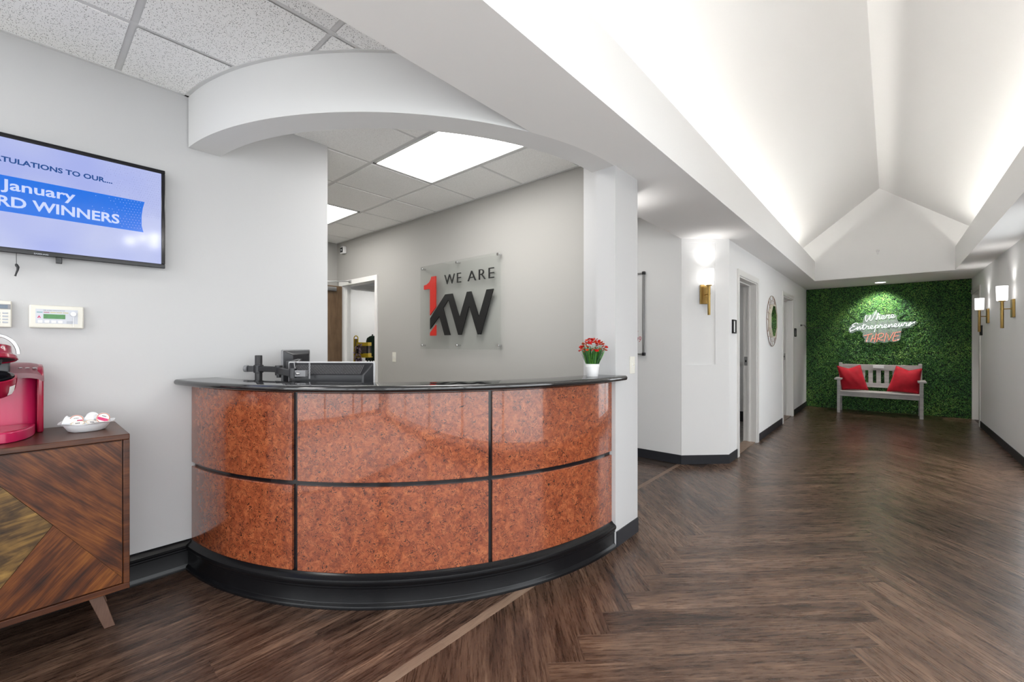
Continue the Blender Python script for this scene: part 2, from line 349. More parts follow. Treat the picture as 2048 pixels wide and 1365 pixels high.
# ------------------------------------------------------------------ mesh builder
class MB:
    def __init__(s): s.v = []; s.f = []; s.sm = []
    def add(s, verts, faces, smooth=False):
        o = len(s.v); s.v += [Vector(v) for v in verts]
        s.f += [tuple(i + o for i in f) for f in faces]; s.sm += [smooth] * len(faces)
        return s
    def box(s, x0, x1, y0, y1, z0, z1):
        v = [(x0, y0, z0), (x1, y0, z0), (x1, y1, z0), (x0, y1, z0), (x0, y0, z1), (x1, y0, z1), (x1, y1, z1), (x0, y1, z1)]
        return s.add(v, [(3, 2, 1, 0), (4, 5, 6, 7), (0, 1, 5, 4), (1, 2, 6, 5), (2, 3, 7, 6), (3, 0, 4, 7)])
    def rbox(s, x0, x1, y0, y1, z0, z1, b=0.005, seg=2):
        bm = bmesh.new(); bmesh.ops.create_cube(bm, size=1)
        for v in bm.verts:
            v.co = Vector(((x0 + x1) / 2 + v.co.x * (x1 - x0), (y0 + y1) / 2 + v.co.y * (y1 - y0), (z0 + z1) / 2 + v.co.z * (z1 - z0)))
        bmesh.ops.bevel(bm, geom=list(bm.edges), offset=b, segments=seg, affect='EDGES', profile=0.5)
        bm.verts.ensure_lookup_table()
        s.add([v.co.copy() for v in bm.verts], [tuple(v.index for v in f.verts) for f in bm.faces]); bm.free()
        return s
    def prism(s, poly, axis, a, b):
        """poly of 2-D points extruded along axis ('x','y','z') from a to b"""
        def P(p, h): return {'x': (h, p[0], p[1]), 'y': (p[0], h, p[1]), 'z': (p[0], p[1], h)}[axis]
        n = len(poly)
        v = [P(p, a) for p in poly] + [P(p, b) for p in poly]
        f = [tuple(range(n - 1, -1, -1)), tuple(range(n, 2 * n))] + [(i, (i + 1) % n, n + (i + 1) % n, n + i) for i in range(n)]
        return s.add(v, f)
    def tube(s, pts, r, seg=8, closed=False, caps=True):
        pts = [Vector(p) for p in pts]; n = len(pts)
        rr = r if isinstance(r, (list, tuple)) else [r] * n
        vs = []; up = None
        for i, p in enumerate(pts):
            if closed: t = pts[(i + 1) % n] - pts[i - 1]
            else: t = pts[min(i + 1, n - 1)] - pts[max(i - 1, 0)]
            if t.length < 1e-9: t = Vector((0, 0, 1))
            t.normalize()
            if up is None:
                up = Vector((0, 0, 1)) if abs(t.z) < 0.9 else Vector((1, 0, 0))
            a = up - t * up.dot(t)
            if a.length < 1e-6: a = t.orthogonal()
            a.normalize(); up = a; b = t.cross(a)
            vs += [p + (a * cos(2 * pi * k / seg) + b * sin(2 * pi * k / seg)) * rr[i] for k in range(seg)]
        f = []
        for i in range(n if closed else n - 1):
            j = (i + 1) % n
            f += [(i * seg + k, i * seg + (k + 1) % seg, j * seg + (k + 1) % seg, j * seg + k) for k in range(seg)]
        s.add(vs, f, True)
        if caps and not closed:
            o = len(s.v) - len(vs)
            s.f += [tuple(o + k for k in range(seg - 1, -1, -1)), tuple(o + (n - 1) * seg + k for k in range(seg))]; s.sm += [False, False]
        return s
    def lathe(s, prof, center=(0, 0, 0), seg=24, axis='z', a0=0.0, a1=2 * pi, smooth=True):
        """prof: (radius, height) list"""
        full = abs(a1 - a0 - 2 * pi) < 1e-6
        n = seg if full else seg + 1
        cx, cy, cz = center; vs = []
        for (r, h) in prof:
            for k in range(n):
                a = a0 + (a1 - a0) * k / seg
                c_, s_ = r * cos(a), r * sin(a)
                vs.append({'z': (cx + c_, cy + s_, cz + h), 'x': (cx + h, cy + c_, cz + s_), 'y': (cx + c_, cy + h, cz + s_)}[axis])
        f = []
        for i in range(len(prof) - 1):
            for k in range(seg):
                k2 = (k + 1) % n
                f.append((i * n + k, i * n + k2, (i + 1) * n + k2, (i + 1) * n + k))
        s.add(vs, f, smooth)
        return s
    def cyl(s, r, h0, h1, center=(0, 0, 0), axis='z', seg=20):
        return s.lathe([(0.0001, h0), (r, h0), (r, h1), (0.0001, h1)], center, seg, axis, smooth=False)
    def move(s, d):
        d = Vector(d); s.v = [v + d for v in s.v]; return s
    def xf(s, m):
        s.v = [m @ v for v in s.v]; return s
    def join(s, o):
        k = len(s.v); s.v += o.v; s.f += [tuple(i + k for i in f) for f in o.f]; s.sm += o.sm; return s
    def mesh(s, name, material):
        me = bpy.data.meshes.new(name)
        me.from_pydata([tuple(v) for v in s.v], [], s.f); me.update()
        bm = bmesh.new(); bm.from_mesh(me); bmesh.ops.recalc_face_normals(bm, faces=bm.faces); bm.to_mesh(me); bm.free()
        me.polygons.foreach_set('use_smooth', [True] * len(me.polygons))
        me.set_sharp_from_angle(angle=radians(32))
        if material is not None: me.materials.append(material)
        return me
    def build(s, name, material, parent=None, origin=None):
        me = None
        if origin is not None: s.move(-Vector(origin))
        me = s.mesh(name, material)
        o = bpy.data.objects.new(name, me); COL.objects.link(o)
        if origin is not None: o.location = origin
        if parent is not None: o.parent = parent
        return o

def tag(o, label=None, cat=None, group=None, kind=None):
    if label: o['label'] = label
    if cat: o['category'] = cat
    if group: o['group'] = group
    if kind: o['kind'] = kind
    return o

def thing(name, label, cat, loc=(0, 0, 0), rz=0.0, group=None):
    o = bpy.data.objects.new(name, None); COL.objects.link(o)
    o.location = loc; o.rotation_euler = (0, 0, rz); o.empty_display_size = 0.05
    return tag(o, label, cat, group)

def struct(name, mb, m, parent=None, origin=None):
    o = mb.build(name, m, parent, origin)
    if parent is None: o['kind'] = 'structure'
    return o

def wire_bevel(o, w, seg=2):
    md = o.modifiers.new('edge', 'BEVEL'); md.width = w; md.segments = seg; md.limit_method = 'ANGLE'; md.angle_limit = radians(40)
    return o

def text_mesh(body, thick=0.0, bold=0.0, spacing=1.0):
    cu = bpy.data.curves.new('lettering', 'FONT'); cu.body = body; cu.extrude = thick; cu.offset = bold; cu.space_character = spacing; cu.resolution_u = 3
    o = bpy.data.objects.new('lettering', cu); COL.objects.link(o)
    bpy.context.view_layer.update()
    me = bpy.data.meshes.new_from_object(o.evaluated_get(bpy.context.evaluated_depsgraph_get()))
    bpy.data.objects.remove(o); bpy.data.curves.remove(cu)
    xs = [v.co.x for v in me.vertices]; ys = [v.co.y for v in me.vertices]
    return me, (min(xs), max(xs), min(ys), max(ys))

def text_obj(name, body, m, parent, frame, box, thick=0.0, bold=0.0, fit=None, spacing=1.0, shear=0.0):
    """frame(u, v, w) -> local point; box=(u0,u1,v0,v1) for the string `fit` (default the whole body), right aligned"""
    me, bb = text_mesh(body, 1.0 if thick else 0.0, bold, spacing)
    ub = bb
    if fit is not None:
        m2, fb = text_mesh(fit, 0, bold, spacing); bpy.data.meshes.remove(m2); ub = fb
    su = (box[1] - box[0]) / (ub[1] - ub[0]); sv = (box[3] - box[2]) / (ub[3] - ub[2])
    for v in me.vertices:
        u = box[1] + (v.co.x - bb[1]) * su; w = v.co.z * thick; vv = box[2] + (v.co.y - ub[2]) * sv
        v.co = frame(u + shear * (vv - box[2]), vv, w)
    me.name = name
    me.materials.clear(); me.materials.append(m)
    o = bpy.data.objects.new(name, me); COL.objects.link(o); o.parent = parent
    return o

def clip(poly, f):
    """keep the part of a convex polygon where f(p) >= 0 (f linear)"""
    out = []
    for i in range(len(poly)):
        a, b = poly[i], poly[(i + 1) % len(poly)]
        fa, fb = f(a), f(b)
        if fa >= 0: out.append(a)
        if (fa >= 0) != (fb >= 0):
            t = fa / (fa - fb); out.append((a[0] + (b[0] - a[0]) * t, a[1] + (b[1] - a[1]) * t))
    return out

def area(poly):
    return abs(sum(poly[i][0] * poly[(i + 1) % len(poly)][1] - poly[(i + 1) % len(poly)][0] * poly[i][1] for i in range(len(poly)))) / 2

DC = (-3.23, 2.525)              # centre of the desk and of the arched header
def dp(r, deg): return (DC[0] + r * cos(radians(deg)), DC[1] + r * sin(radians(deg)))
XL, XR, XT, YB = -1.335, 1.09, -3.11, 3.015
ZS, ZC = 2.48, 2.785
YF = -3.6

# ================================================================== STRUCTURE
# ---- floor
sub = MB().box(-9.0, 1.4, YF, 11.3, -0.08, -0.0035)
floor = struct('floor', sub, M['subfloor'])

def bevel_slab(poly, ang, cx, cy, h=0.0, drop=0.0035, e=0.0005):
    """plank from a world polygon: local frame turned by ang about (cx, cy); thin top with eased edge"""
    ca, sa = cos(-ang), sin(-ang)
    loc = [((x - cx) * ca - (y - cy) * sa, (x - cx) * sa + (y - cy) * ca) for x, y in poly]
    # inset
    n = len(loc); mx = sum(p[0] for p in loc) / n; my = sum(p[1] for p in loc) / n
    def ins(p):
        dx, dy = p[0] - mx, p[1] - my
        return (p[0] - (e if dx > 0 else -e) * min(1, abs(dx) / 0.01), p[1] - (e if dy > 0 else -e) * min(1, abs(dy) / 0.01))
    top = [ins(p) for p in loc]
    mb = MB()
    v = [(*p, h) for p in top] + [(*p, h - 0.0005) for p in loc] + [(*p, h - drop) for p in loc]
    f = [tuple(range(n))]
    for k in (0, 1):
        f += [(k * n + i, k * n + (i + 1) % n, (k + 1) * n + (i + 1) % n, (k + 1) * n + i) for i in range(n)]
    return mb.add(v, f)

def plank(poly, ang, m, name='plank'):
    if len(poly) < 3 or area(poly) < 4e-4: return None
    cx = sum(p[0] for p in poly) / len(poly); cy = sum(p[1] for p in poly) / len(poly)
    o = bevel_slab(poly, ang, cx, cy).build(name, m, floor)
    o.location = (cx, cy, 0); o.rotation_euler = (0, 0, ang)
    return o

PL, PW = 1.31, 0.16
def pq(p, q): return ((p - q) / sqrt(2) - 1.0 + 0.05, (p + q) / sqrt(2) + 0.187 - PW * sqrt(2) * 4)
def region(poly):
    """the herringbone field between the strips and the right wall"""
    out = []
    xmin = min(p[0] for p in poly)
    bands = ((-1.452, -0.7, 2.7), (-1.715, 2.7, 4.80), (-1.50, 4.80, 11.12)) if xmin < -1.452 else ((-1.5, -0.7, 11.12),)
    for x0, y0, y1 in bands:
        c = clip(poly, lambda p: p[0] - x0); c = clip(c, lambda p: XR + 0.02 - p[0]) if c else c
        c = clip(c, lambda p: p[1] - y0) if c else c; c = clip(c, lambda p: y1 - p[1]) if c else c
        if len(c) >= 3: out.append(c)
    return out
for j in range(-2, 3):
    for k in range(-12, 60):
        a0 = (k * PW + j * PL, k * PW - j * PL)
        ra = [a0, (a0[0] + PL, a0[1]), (a0[0] + PL, a0[1] + PW), (a0[0], a0[1] + PW)]
        rb = [(a0[0] + PL, a0[1] + PW - PL), (a0[0] + PL + PW, a0[1] + PW - PL), (a0[0] + PL + PW, a0[1] + PW), (a0[0] + PL, a0[1] + PW)]
        for r_, an in ((ra, pi / 4), (rb, 3 * pi / 4)):
            for c in region([pq(*p) for p in r_]):
                plank(c, an, M['plank'])
# straight-laid planks left of the strip
for i in range(11):
    x1 = -1.502 - i * PW; x0 = max(x1 - PW, -3.13)
    off = (i * 0.47) % 1.31
    if i == 2: off = (0.884 + 0.9) % 1.31
    y = -0.9 - 1.31 + off
    while y < 2.6:
        p = clip(clip([(x0, y), (x1, y), (x1, y + PL), (x0, y + PL)], lambda q: q[1] + 0.8), lambda q: 2.2 - q[1])
        plank(p, pi / 2, M['plankL']); y += PL
for (x0, x1, y0, y1) in ((-1.502, -1.452, -0.8, 1.225), (-1.502, -1.452, 1.225, 2.5), (-1.757, -1.715, 3.14, 4.76)):
    plank([(x0, y0), (x1, y0), (x1, y1), (x0, y1)], pi / 2, M['strip'], 'transition_strip')
for i in range(9):                                            # side passage behind the pillar
    for j in range(2):
        plank([(-1.757 - 1.31 * (j + 1), 3.14 + i * PW), (-1.757 - 1.31 * j, 3.14 + i * PW), (-1.757 - 1.31 * j, min(4.8, 3.3 + i * PW)), (-1.757 - 1.31 * (j + 1), min(4.8, 3.3 + i * PW))], 0.0, M['plankL'])
for i in range(8):                                            # tiles in the side rooms
    for j in range(3):
        y0 = 5.32 + i * 0.72
        plank([(-1.50 - 0.72 * (j + 1), y0), (-1.50 - 0.72 * j, y0), (-1.50 - 0.72 * j, y0 + 0.715), (-1.50 - 0.72 * (j + 1), y0 + 0.715)], 0.0, M['greytile'], 'floor_tile')
struct('floor_office', MB().box(-6.03, -3.13, 0.82, YB, -0.0034, 0.0).box(-3.13, -1.6, 2.25, YB, -0.0034, 0.0), M['entrytile'])  # unseen pale floor, added to bounce light onto the office ceiling
struct('floor_entry', MB().box(XT, XR, YF, -0.9, -0.0034, 0.0), M['entrytile'])  # unseen floor made pale to bounce light onto the lobby ceiling
struct('pavement', MB().box(-14, 14, -24, YF - 0.1, -0.12, -0.02), M['concrete'])

# ---- walls
struct('wall_left', MB().box(XT - 0.12, XT, YF, 1.482, 0, 2.81), M['lobby'])
wb = MB().box(-9.0, -5.90, YB, YB + 0.12, 0, 2.81).box(-4.99, -1.775, YB, YB + 0.12, 0, 2.81).box(-5.90, -4.99, YB, YB + 0.12, 2.16, 2.81)
struct('wall_back', wb, M['greige'])
struct('wall_return', MB().box(-1.775, -1.477, 2.86, YB + 0.12, 0, 2.81), M['lobby'])
struct('wall_pillar', MB().box(-1.477, XL, 2.537, 2.862, 0, ZS + 0.02), M['lobby'])
struct('wall_office_left', MB().box(-6.15, -6.03, 0.7, YB, 0, 2.81), M['greige'])
struct('wall_office_front', MB().box(-6.15, XT - 0.12, 0.7, 0.82, 0, 2.81), M['greige'])
struct('wall_right', MB().box(XR, XR + 0.12, YF, -3.4, 0, 3.2).box(XR, XR + 0.12, -3.4, 2.7, 0, 0.12).box(XR, XR + 0.12, -3.4, 2.7, 2.4, 3.2).box(XR, XR + 0.12, 2.7, 5.4, 0, 3.2).box(XR, XR + 0.12, 5.4, 7.05, 0, 0.12).box(XR, XR + 0.12, 5.4, 7.05, 2.42, 3.2).box(XR, XR + 0.12, 7.05, 10.12, 0, 3.2).box(XR, XR + 0.12, 10.12, 11.0, 2.2, 3.2).box(XR, XR + 0.12, 11.0, 11.3, 0, 3.2).box(XR + 0.12, XR + 0.2, 9.9, 11.3, 0, 2.4), M['wall'])
hl = MB()
for y0, y1 in ((5.155, 5.56), (6.49, 8.36), (9.30, 11.2)): hl.box(XL - 0.15, XL, y0, y1, 0, ZS + 0.02)
for y0, y1 in ((5.56, 6.49), (8.36, 9.30)): hl.box(XL - 0.15, XL, y0, y1, 2.15, ZS)
struct('wall_hall_left', hl, M['wall'])
struct('wall_nook', MB().box(-4.2, -1.72, 4.77, 4.87, 0, 2.81), M['wall'])
struct('wall_angled', MB().prism([(-1.72, 4.77), (XL, 5.155), (XL - 0.004, 5.3), (-1.82, 4.86)], 'z', 0, ZS + 0.05), M['wall'])
struct('wall_passage_end', MB().box(-4.3, -4.2, 3.14, 4.77, 0, 2.81), M['wall'])
rm = MB().box(-4.0, -3.9, 4.8, 11.2, 0, ZS).box(-4.0, XL - 0.15, 8.12, 8.2, 0, ZS).box(-4.0, XL - 0.15, 10.2, 10.3, 0, ZS)
struct('wall_side_rooms', rm, M['wall'])
struct('wall_end', MB().box(XL - 0.15, XR + 0.12, 11.08, 11.25, 0, 2.6), M['wall'])
# front wall behind the camera with the shop-front opening
fw = MB().box(-3.3, -2.9, YF - 0.1, YF, 0, 3.2).box(0.9, 1.3, YF - 0.1, YF, 0, 3.2).box(-2.9, 0.9, YF - 0.1, YF, 2.45, 4.2).box(-2.9, 0.9, YF - 0.1, YF, 0, 0.12)
struct('wall_front', fw, M['wall'])
win = MB()
for x in (-2.9, -1.65, -0.45, -0.05, 0.84): win.box(x, x + 0.06, YF - 0.09, YF - 0.02, 0.12, 2.45)
win.box(-2.9, 0.9, YF - 0.09, YF - 0.02, 2.39, 2.45).box(-2.9, 0.9, YF - 0.09, YF - 0.02, 0.12, 0.2).box(-2.9, 0.9, YF - 0.09, YF - 0.02, 0.92, 0.97)
struct('window_1', win, M['alu'])
w2 = MB()
for ya, yb, za, zb, nn in ((-3.4, 2.7, 0.12, 2.4, 5), (5.4, 7.05, 0.12, 2.42, 2)):  # farther bay is added, unseen, to bring daylight into the hall
    w2.box(XR + 0.02, XR + 0.09, ya, yb, za, za + 0.06).box(XR + 0.02, XR + 0.09, ya, yb, zb - 0.06, zb)
    for k in range(nn + 1):
        y = ya + (yb - ya - 0.06) * k / nn; w2.box(XR + 0.02, XR + 0.09, y, y + 0.06, za + 0.06, zb - 0.06)
struct('window_2', w2, M['trimw'])
struct('pavement_side', MB().box(XR + 0.3, 14, YF, 14, -0.12, -0.02), M['concrete'])

# far store room seen through the office door
struct('wall_store', MB().box(-6.07, -5.95, YB + 0.12, 3.17, 0, 2.6).box(-6.07, -5.95, 4.1, 6.0, 0, 2.6).box(-6.07, -5.95, 3.17, 4.1, 2.14, 2.6)
       .box(-7.9, -7.8, 2.9, 6.0, 0, 2.6).box(-7.9, -4.3, 5.9, 6.0, 0, 2.6), M['wall'])
struct('ceiling_store', MB().box(-7.9, -4.3, YB + 0.12, 6.0, 2.55, 2.6), M['ceil'])
struct('trim_1', MB().box(-5.95, -5.93, 3.10, 3.17, 0, 2.21).box(-5.95, -5.93, 4.1, 4.17, 0, 2.21).box(-5.95, -5.93, 3.17, 4.1, 2.14, 2.21), M['trimw'])

# ---- soffits, arched header and vault
def arc(r, a0, a1, n): return [dp(r, a0 + (a1 - a0) * i / n) for i in range(n + 1)]
A0 = -86.2
hd = MB()
NB = 64
inn = arc(1.72, A0, 0.45, NB); out = arc(1.885, A0, 0.45, NB)
for zs, ze in ((ZS, 2.80),):
    v = [(*p, zs) for p in inn] + [(*p, zs) for p in out] + [(*p, ze) for p in inn] + [(*p, ze) for p in out]
    n = NB + 1
    fb = [(i, i + 1, n + i + 1, n + i) for i in range(NB)]
    fs1 = [(i, i + 1, 2 * n + i + 1, 2 * n + i) for i in range(NB)]
    fs2 = [(n + i, n + i + 1, 3 * n + i + 1, 3 * n + i) for i in range(NB)]
    hd.add(v, fb)
    hd.add(v, fs1 + fs2, True)
struct('ceiling_arched_header', hd, M['header'])
arcB = arc(1.885, -21.35, 0.45, 16)
s1 = [(-1.475, YF), (-1.03, YF), (-1.03, 2.54)] + arcB[::-1]
sf = MB().prism(s1, 'z', ZS, 2.64)
sf.box(-1.477, -1.03, 2.54, 2.862, ZS, 2.64).box(-1.72, -1.03, 2.862, 4.9, ZS, 2.64).prism([(-1.9, 4.9), (-1.03, 4.9), (-1.03, 5.3), (-1.7, 5.3)], 'z', ZS, 2.64)
sf.box(-1.5, -1.03, 5.3, 9.615, ZS, 2.64).box(-1.5, XR + 0.1, 9.615, 11.2, ZS, 2.64).box(0.77, XR + 0.1, YF, 9.61, ZS, 2.64)
struct('ceiling_soffit', sf, M['ceil'])
struct('ceiling_cove_ledge', MB().box(-1.07, -1.03, YF, 9.61, 2.64, 2.84).box(0.77, 0.81, YF, 9.61, 2.64, 2.84)
       .box(-1.475, -1.455, YF, 1.9, 2.64, 3.0).box(-1.475, -1.455, 1.9, 9.61, 2.64, 3.0).box(-1.72, -1.70, 2.862, 4.9, 2.64, 2.81), M['ceil'])
ZR, SL, XRG = 3.97, 0.79, -0.13
def zv(x): return ZR - SL * abs(x - XRG)
va = MB().prism([(-1.6, zv(-1.6)), (XRG, ZR), (XRG, ZR + 0.1), (-1.6, zv(-1.6) + 0.1)], 'y', YF, 9.7)
va.prism([(XRG, ZR), (1.25, zv(1.25)), (1.25, zv(1.25) + 0.1), (XRG, ZR + 0.1)], 'y', YF, 9.7)
struct('ceiling_vault', va, M['ceil'])
struct('wall_gable', MB().prism([(-1.6, ZS + 0.006), (1.3, ZS + 0.006), (1.3, 4.1), (-1.6, 4.1)], 'y', 9.61, 9.7).box(-1.6, 1.3, YF - 0.1, YF, 2.5, 4.2), M['ceil'])
struct('ceiling_office_deck', MB().box(-9, -1.46, YF, 6.0, 2.83, 2.9), M['ceil'])
struct('ceiling_side_rooms', MB().box(-4.0, -1.48, 4.87, 11.2, ZS + 0.006, 2.56), M['ceil'])
struct('ceiling_passage', MB().box(-4.3, -1.70, YB + 0.12, 4.8, 2.80, 2.83), M['ceil'])

# ---- suspended ceilings: every tile a piece, grid bars a piece
ceiling = struct('ceiling', MB().box(-6.1, -1.44, YF, YB, 2.805, 2.83), M['ceil'])
def inside(x, y): return (x - DC[0]) ** 2 + (y - DC[1]) ** 2 < 1.80 ** 2
def tile(x0, x1, y0, y1, xa, xb, ya, yb, m, keep):
    """tegular tile for the cell x0..x1,y0..y1 cut to the field xa..xb,ya..yb; keep='out'/'in' of the header circle"""
    g = 0.012
    X0, X1, Y0, Y1 = max(x0 + g, xa), min(x1 - g, xb), max(y0 + g, ya), min(y1 - g, yb)
    if X1 - X0 < 0.02 or Y1 - Y0 < 0.02: return
    cs = [inside(x, y) for x in (X0, X1) for y in (Y0, Y1)] + [inside((X0 + X1) / 2, Y0), inside((X0 + X1) / 2, Y1), inside(X1, (Y0 + Y1) / 2)]
    if keep:
        want = keep == 'in'
        if not any(c == want for c in cs): return
        whole = all(c == want for c in cs)
    else: whole = True
    mb = MB(); e = 0.005; zt, zb = 2.792, 2.780
    if whole:
        v = [(X0 + e, Y0 + e, zb), (X1 - e, Y0 + e, zb), (X1 - e, Y1 - e, zb), (X0 + e, Y1 - e, zb), (X0, Y0, zt), (X1, Y0, zt), (X1, Y1, zt), (X0, Y1, zt)]
        mb.add(v, [(0, 1, 2, 3), (0, 1, 5, 4), (1, 2, 6, 5), (2, 3, 7, 6), (3, 0, 4, 7)])
    else:
        nx = 14
        for i in range(nx):
            xa_, xb_ = X0 + (X1 - X0) * i / nx, X0 + (X1 - X0) * (i + 1) / nx
            for j in range(nx):
                ya_, yb_ = Y0 + (Y1 - Y0) * j / nx, Y0 + (Y1 - Y0) * (j + 1) / nx
                if inside((xa_ + xb_) / 2, (ya_ + yb_) / 2) == (keep == 'in'):
                    mb.add([(xa_, ya_, zb), (xb_, ya_, zb), (xb_, yb_, zb), (xa_, yb_, zb)], [(0, 1, 2, 3)])
    mb.build('ceiling_tile', m, ceiling, ((X0 + X1) / 2, (Y0 + Y1) / 2, 2.78))
T = 0.62
TROF = []
# lobby field
FX, FY = -1.97, 0.956
for i in range(-2, 2):
    for j in range(-8, 2):
        x0, y0 = FX + i * T, FY + j * T
        if i in (-1,) and j in (-5, -4): continue
        tile(x0, x0 + T, y0, y0 + T, XT, -1.475, YF, 3.0, M['tileA'], 'out')
TROF.append((FX - T, FX, FY - 5 * T, FY - 3 * T))
# office field
GX, GY = -3.14, 1.85
for i in range(-5, 3):
    for j in range(-2, 2):
        x0, y0 = GX + i * T, GY + j * T
        if j == 0 and i in (0, 1, -3, -4): continue
        if x0 > -3.2 and y0 < 1.0: pass
        keep = 'in' if x0 + T > -3.2 else None
        tile(x0, x0 + T, y0, y0 + T, -6.03, -1.4, 0.82, YB, M['tileB'], keep)
TROF.append((-3.30, -2.06, 3.62, 4.24)); TROF.append((GX, GX + 2 * T, GY, GY + T)); TROF.append((GX - 4 * T, GX - 2 * T, GY, GY + T))
bars = []
def bar_segments(p0, p1, keep):
    n = 60; run = []; out = []
    for i in range(n + 1):
        t = i / n; x = p0[0] + (p1[0] - p0[0]) * t; y = p0[1] + (p1[1] - p0[1]) * t
        ok = keep is None or inside(x, y) == (keep == 'in')
        if ok: run.append((x, y))
        if (not ok or i == n) and run:
            if len(run) > 1: out.append((run[0], run[-1]))
            run = []
    return out
def add_bar(p0, p1, keep):
    for a, b in bar_segments(p0, p1, keep):
        mb = MB()
        if abs(a[0] - b[0]) < 1e-6: mb.box(a[0] - 0.0165, a[0] + 0.0165, a[1], b[1], 2.784, 2.80)
        else: mb.box(a[0], b[0], a[1] - 0.0165, a[1] + 0.0165, 2.7846, 2.80)
        mb.build('grid_bar', M['tbar'], ceiling)
for i in (-1, 0): add_bar((FX + i * T, YF), (FX + i * T, 2.0), 'out')
for j in range(-7, 2): add_bar((XT, FY + j * T), (-1.475, FY + j * T), 'out')
for i in range(-4, 3): add_bar((GX + i * T, 0.82), (GX + i * T, YB), 'in' if GX + i * T > -3.05 else None)
for j in (-1, 0, 1):
    add_bar((-6.03, GY + j * T), (XT - 0.12, GY + j * T), None); add_bar((XT - 0.12, GY + j * T), (-1.45, GY + j * T), 'in')
am = MB()                                                       # wall angle along the arch and the wall
o1, o2 = arc(1.885, A0, -21.4, 40), arc(1.905, A0, -21.4, 40)
am.add([(*p, 2.776) for p in o1] + [(*p, 2.776) for p in o2] + [(*p, 2.79) for p in o2], [(i, i + 1, 41 + i + 1, 41 + i) for i in range(40)] + [(41 + i, 42 + i, 83 + i, 82 + i) for i in range(40)])
am.box(XT, XT + 0.02, YF, 0.67, 2.776, 2.79).box(-6.03, -1.6, YB - 0.02, YB, 2.776, 2.79).box(-1.495, -1.475, YF, 1.83, 2.776, 2.79)
am.box(XT, XT + 0.05, 0.62, 0.70, 2.781, 2.79)
am.build('wall_angle', M['tbar'], ceiling)

# ---- door casings and jambs
def casing_x(mb, x0, x1, ya, yb, zt, w=0.07):
    """casing on a wall whose face is x=x1, around the opening ya..yb"""
    return mb.box(x0, x1, ya - w, ya, 0, zt + w).box(x0, x1, yb, yb + w, 0, zt + w).box(x0, x1, ya, yb, zt, zt + w)
def hall_door(n, ya, yb):
    d = struct('door_%d' % n, casing_x(MB(), XL - 0.004, XL + 0.014, ya, yb, 2.13), M['trimw'])
    j = MB().box(XL - 0.16, XL, ya - 0.02, ya + 0.015, 0, 2.13).box(XL - 0.16, XL, yb - 0.015, yb + 0.02, 0, 2.13).box(XL - 0.16, XL, ya + 0.015, yb - 0.015, 2.115, 2.15)
    j.build('jamb', M['trimw'], d)
    MB().box(XL - 0.105, XL - 0.08, yb - 0.03, yb - 0.015, 0, 2.115).box(XL - 0.105, XL - 0.08, ya + 0.015, ya + 0.03, 0, 2.115).box(XL - 0.105, XL - 0.08, ya + 0.03, yb - 0.03, 2.1, 2.115).build('door_stop', M['trimw'], d)
    sp = MB().box(XL - 0.148, XL - 0.108, yb - 0.018, yb - 0.014, 1.03, 1.15).build('strike_plate', M['nickel'], d)
    MB().box(XL - 0.136, XL - 0.120, yb - 0.0195, yb - 0.017, 1.075, 1.105).build('latch_hole', M['black'], sp)
    MB().box(XL - 0.15, XL - 0.02, ya + 0.015, yb - 0.015, 0.0, 0.008).build('threshold', M['strip'], d)
    return d
hall_door(2, 5.56, 6.49)
hall_door(3, 8.36, 9.30)
# right-hand doorway by the hedge
d4 = struct('door_4', MB().box(XR - 0.014, XR + 0.004, 10.05, 10.12, 0, 2.27).box(XR - 0.014, XR + 0.004, 10.12, 11.0, 2.2, 2.27), M['trimw'])
MB().box(XR, XR + 0.12, 10.985, 11.0, 0, 2.2).box(XR, XR + 0.12, 10.12, 10.135, 0, 2.2).box(XR, XR + 0.12, 10.135, 10.985, 2.185, 2.2).box(XR + 0.09, XR + 0.12, 10.135, 10.985, 0, 2.185).build('jamb', M['trimw'], d4)
# office door
d1 = struct('door_1', MB().box(-5.95, -5.86, YB - 0.014, YB + 0.004, 0, 2.215).box(-5.0, -4.945, YB - 0.014, YB + 0.004, 0, 2.215).box(-5.86, -5.0, YB - 0.014, YB + 0.004, 2.15, 2.215), M['trimw'])
MB().box(-5.90, -5.86, YB, YB + 0.12, 0, 2.16).box(-5.0, -4.98, YB, YB + 0.12, 0, 2.16).box(-5.86, -5.0, YB, YB + 0.12, 2.15, 2.17).box(-5.86, -5.845, YB + 0.05, YB + 0.075, 0, 2.15).build('jamb', M['trimw'], d1)
MB().box(-5.885, -5.845, YB - 0.88, YB - 0.02, 0.01, 2.14).build('door_leaf', M['doorwood'], d1)
cl = MB().rbox(-5.845, -5.80, YB - 0.42, YB - 0.12, 2.06, 2.12, 0.006).build('door_closer', M['nickel'], d1)
MB().tube([(-5.82, YB - 0.30, 2.135), (-5.78, YB - 0.5, 2.15), (-5.72, YB - 0.3, 2.17), (-5.62, YB - 0.02, 2.19)], 0.008, 6).build('closer_arm', M['nickel'], cl)
MB().rbox(-5.65, -5.59, YB - 0.03, YB - 0.012, 2.172, 2.205, 0.004).build('closer_shoe', M['nickel'], cl)
for z in (0.2, 1.07, 1.93): MB().cyl(0.009, 0, 0.1, (-5.866, YB - 0.018, z), 'z', 10).build('hinge', M['nickel'], d1)

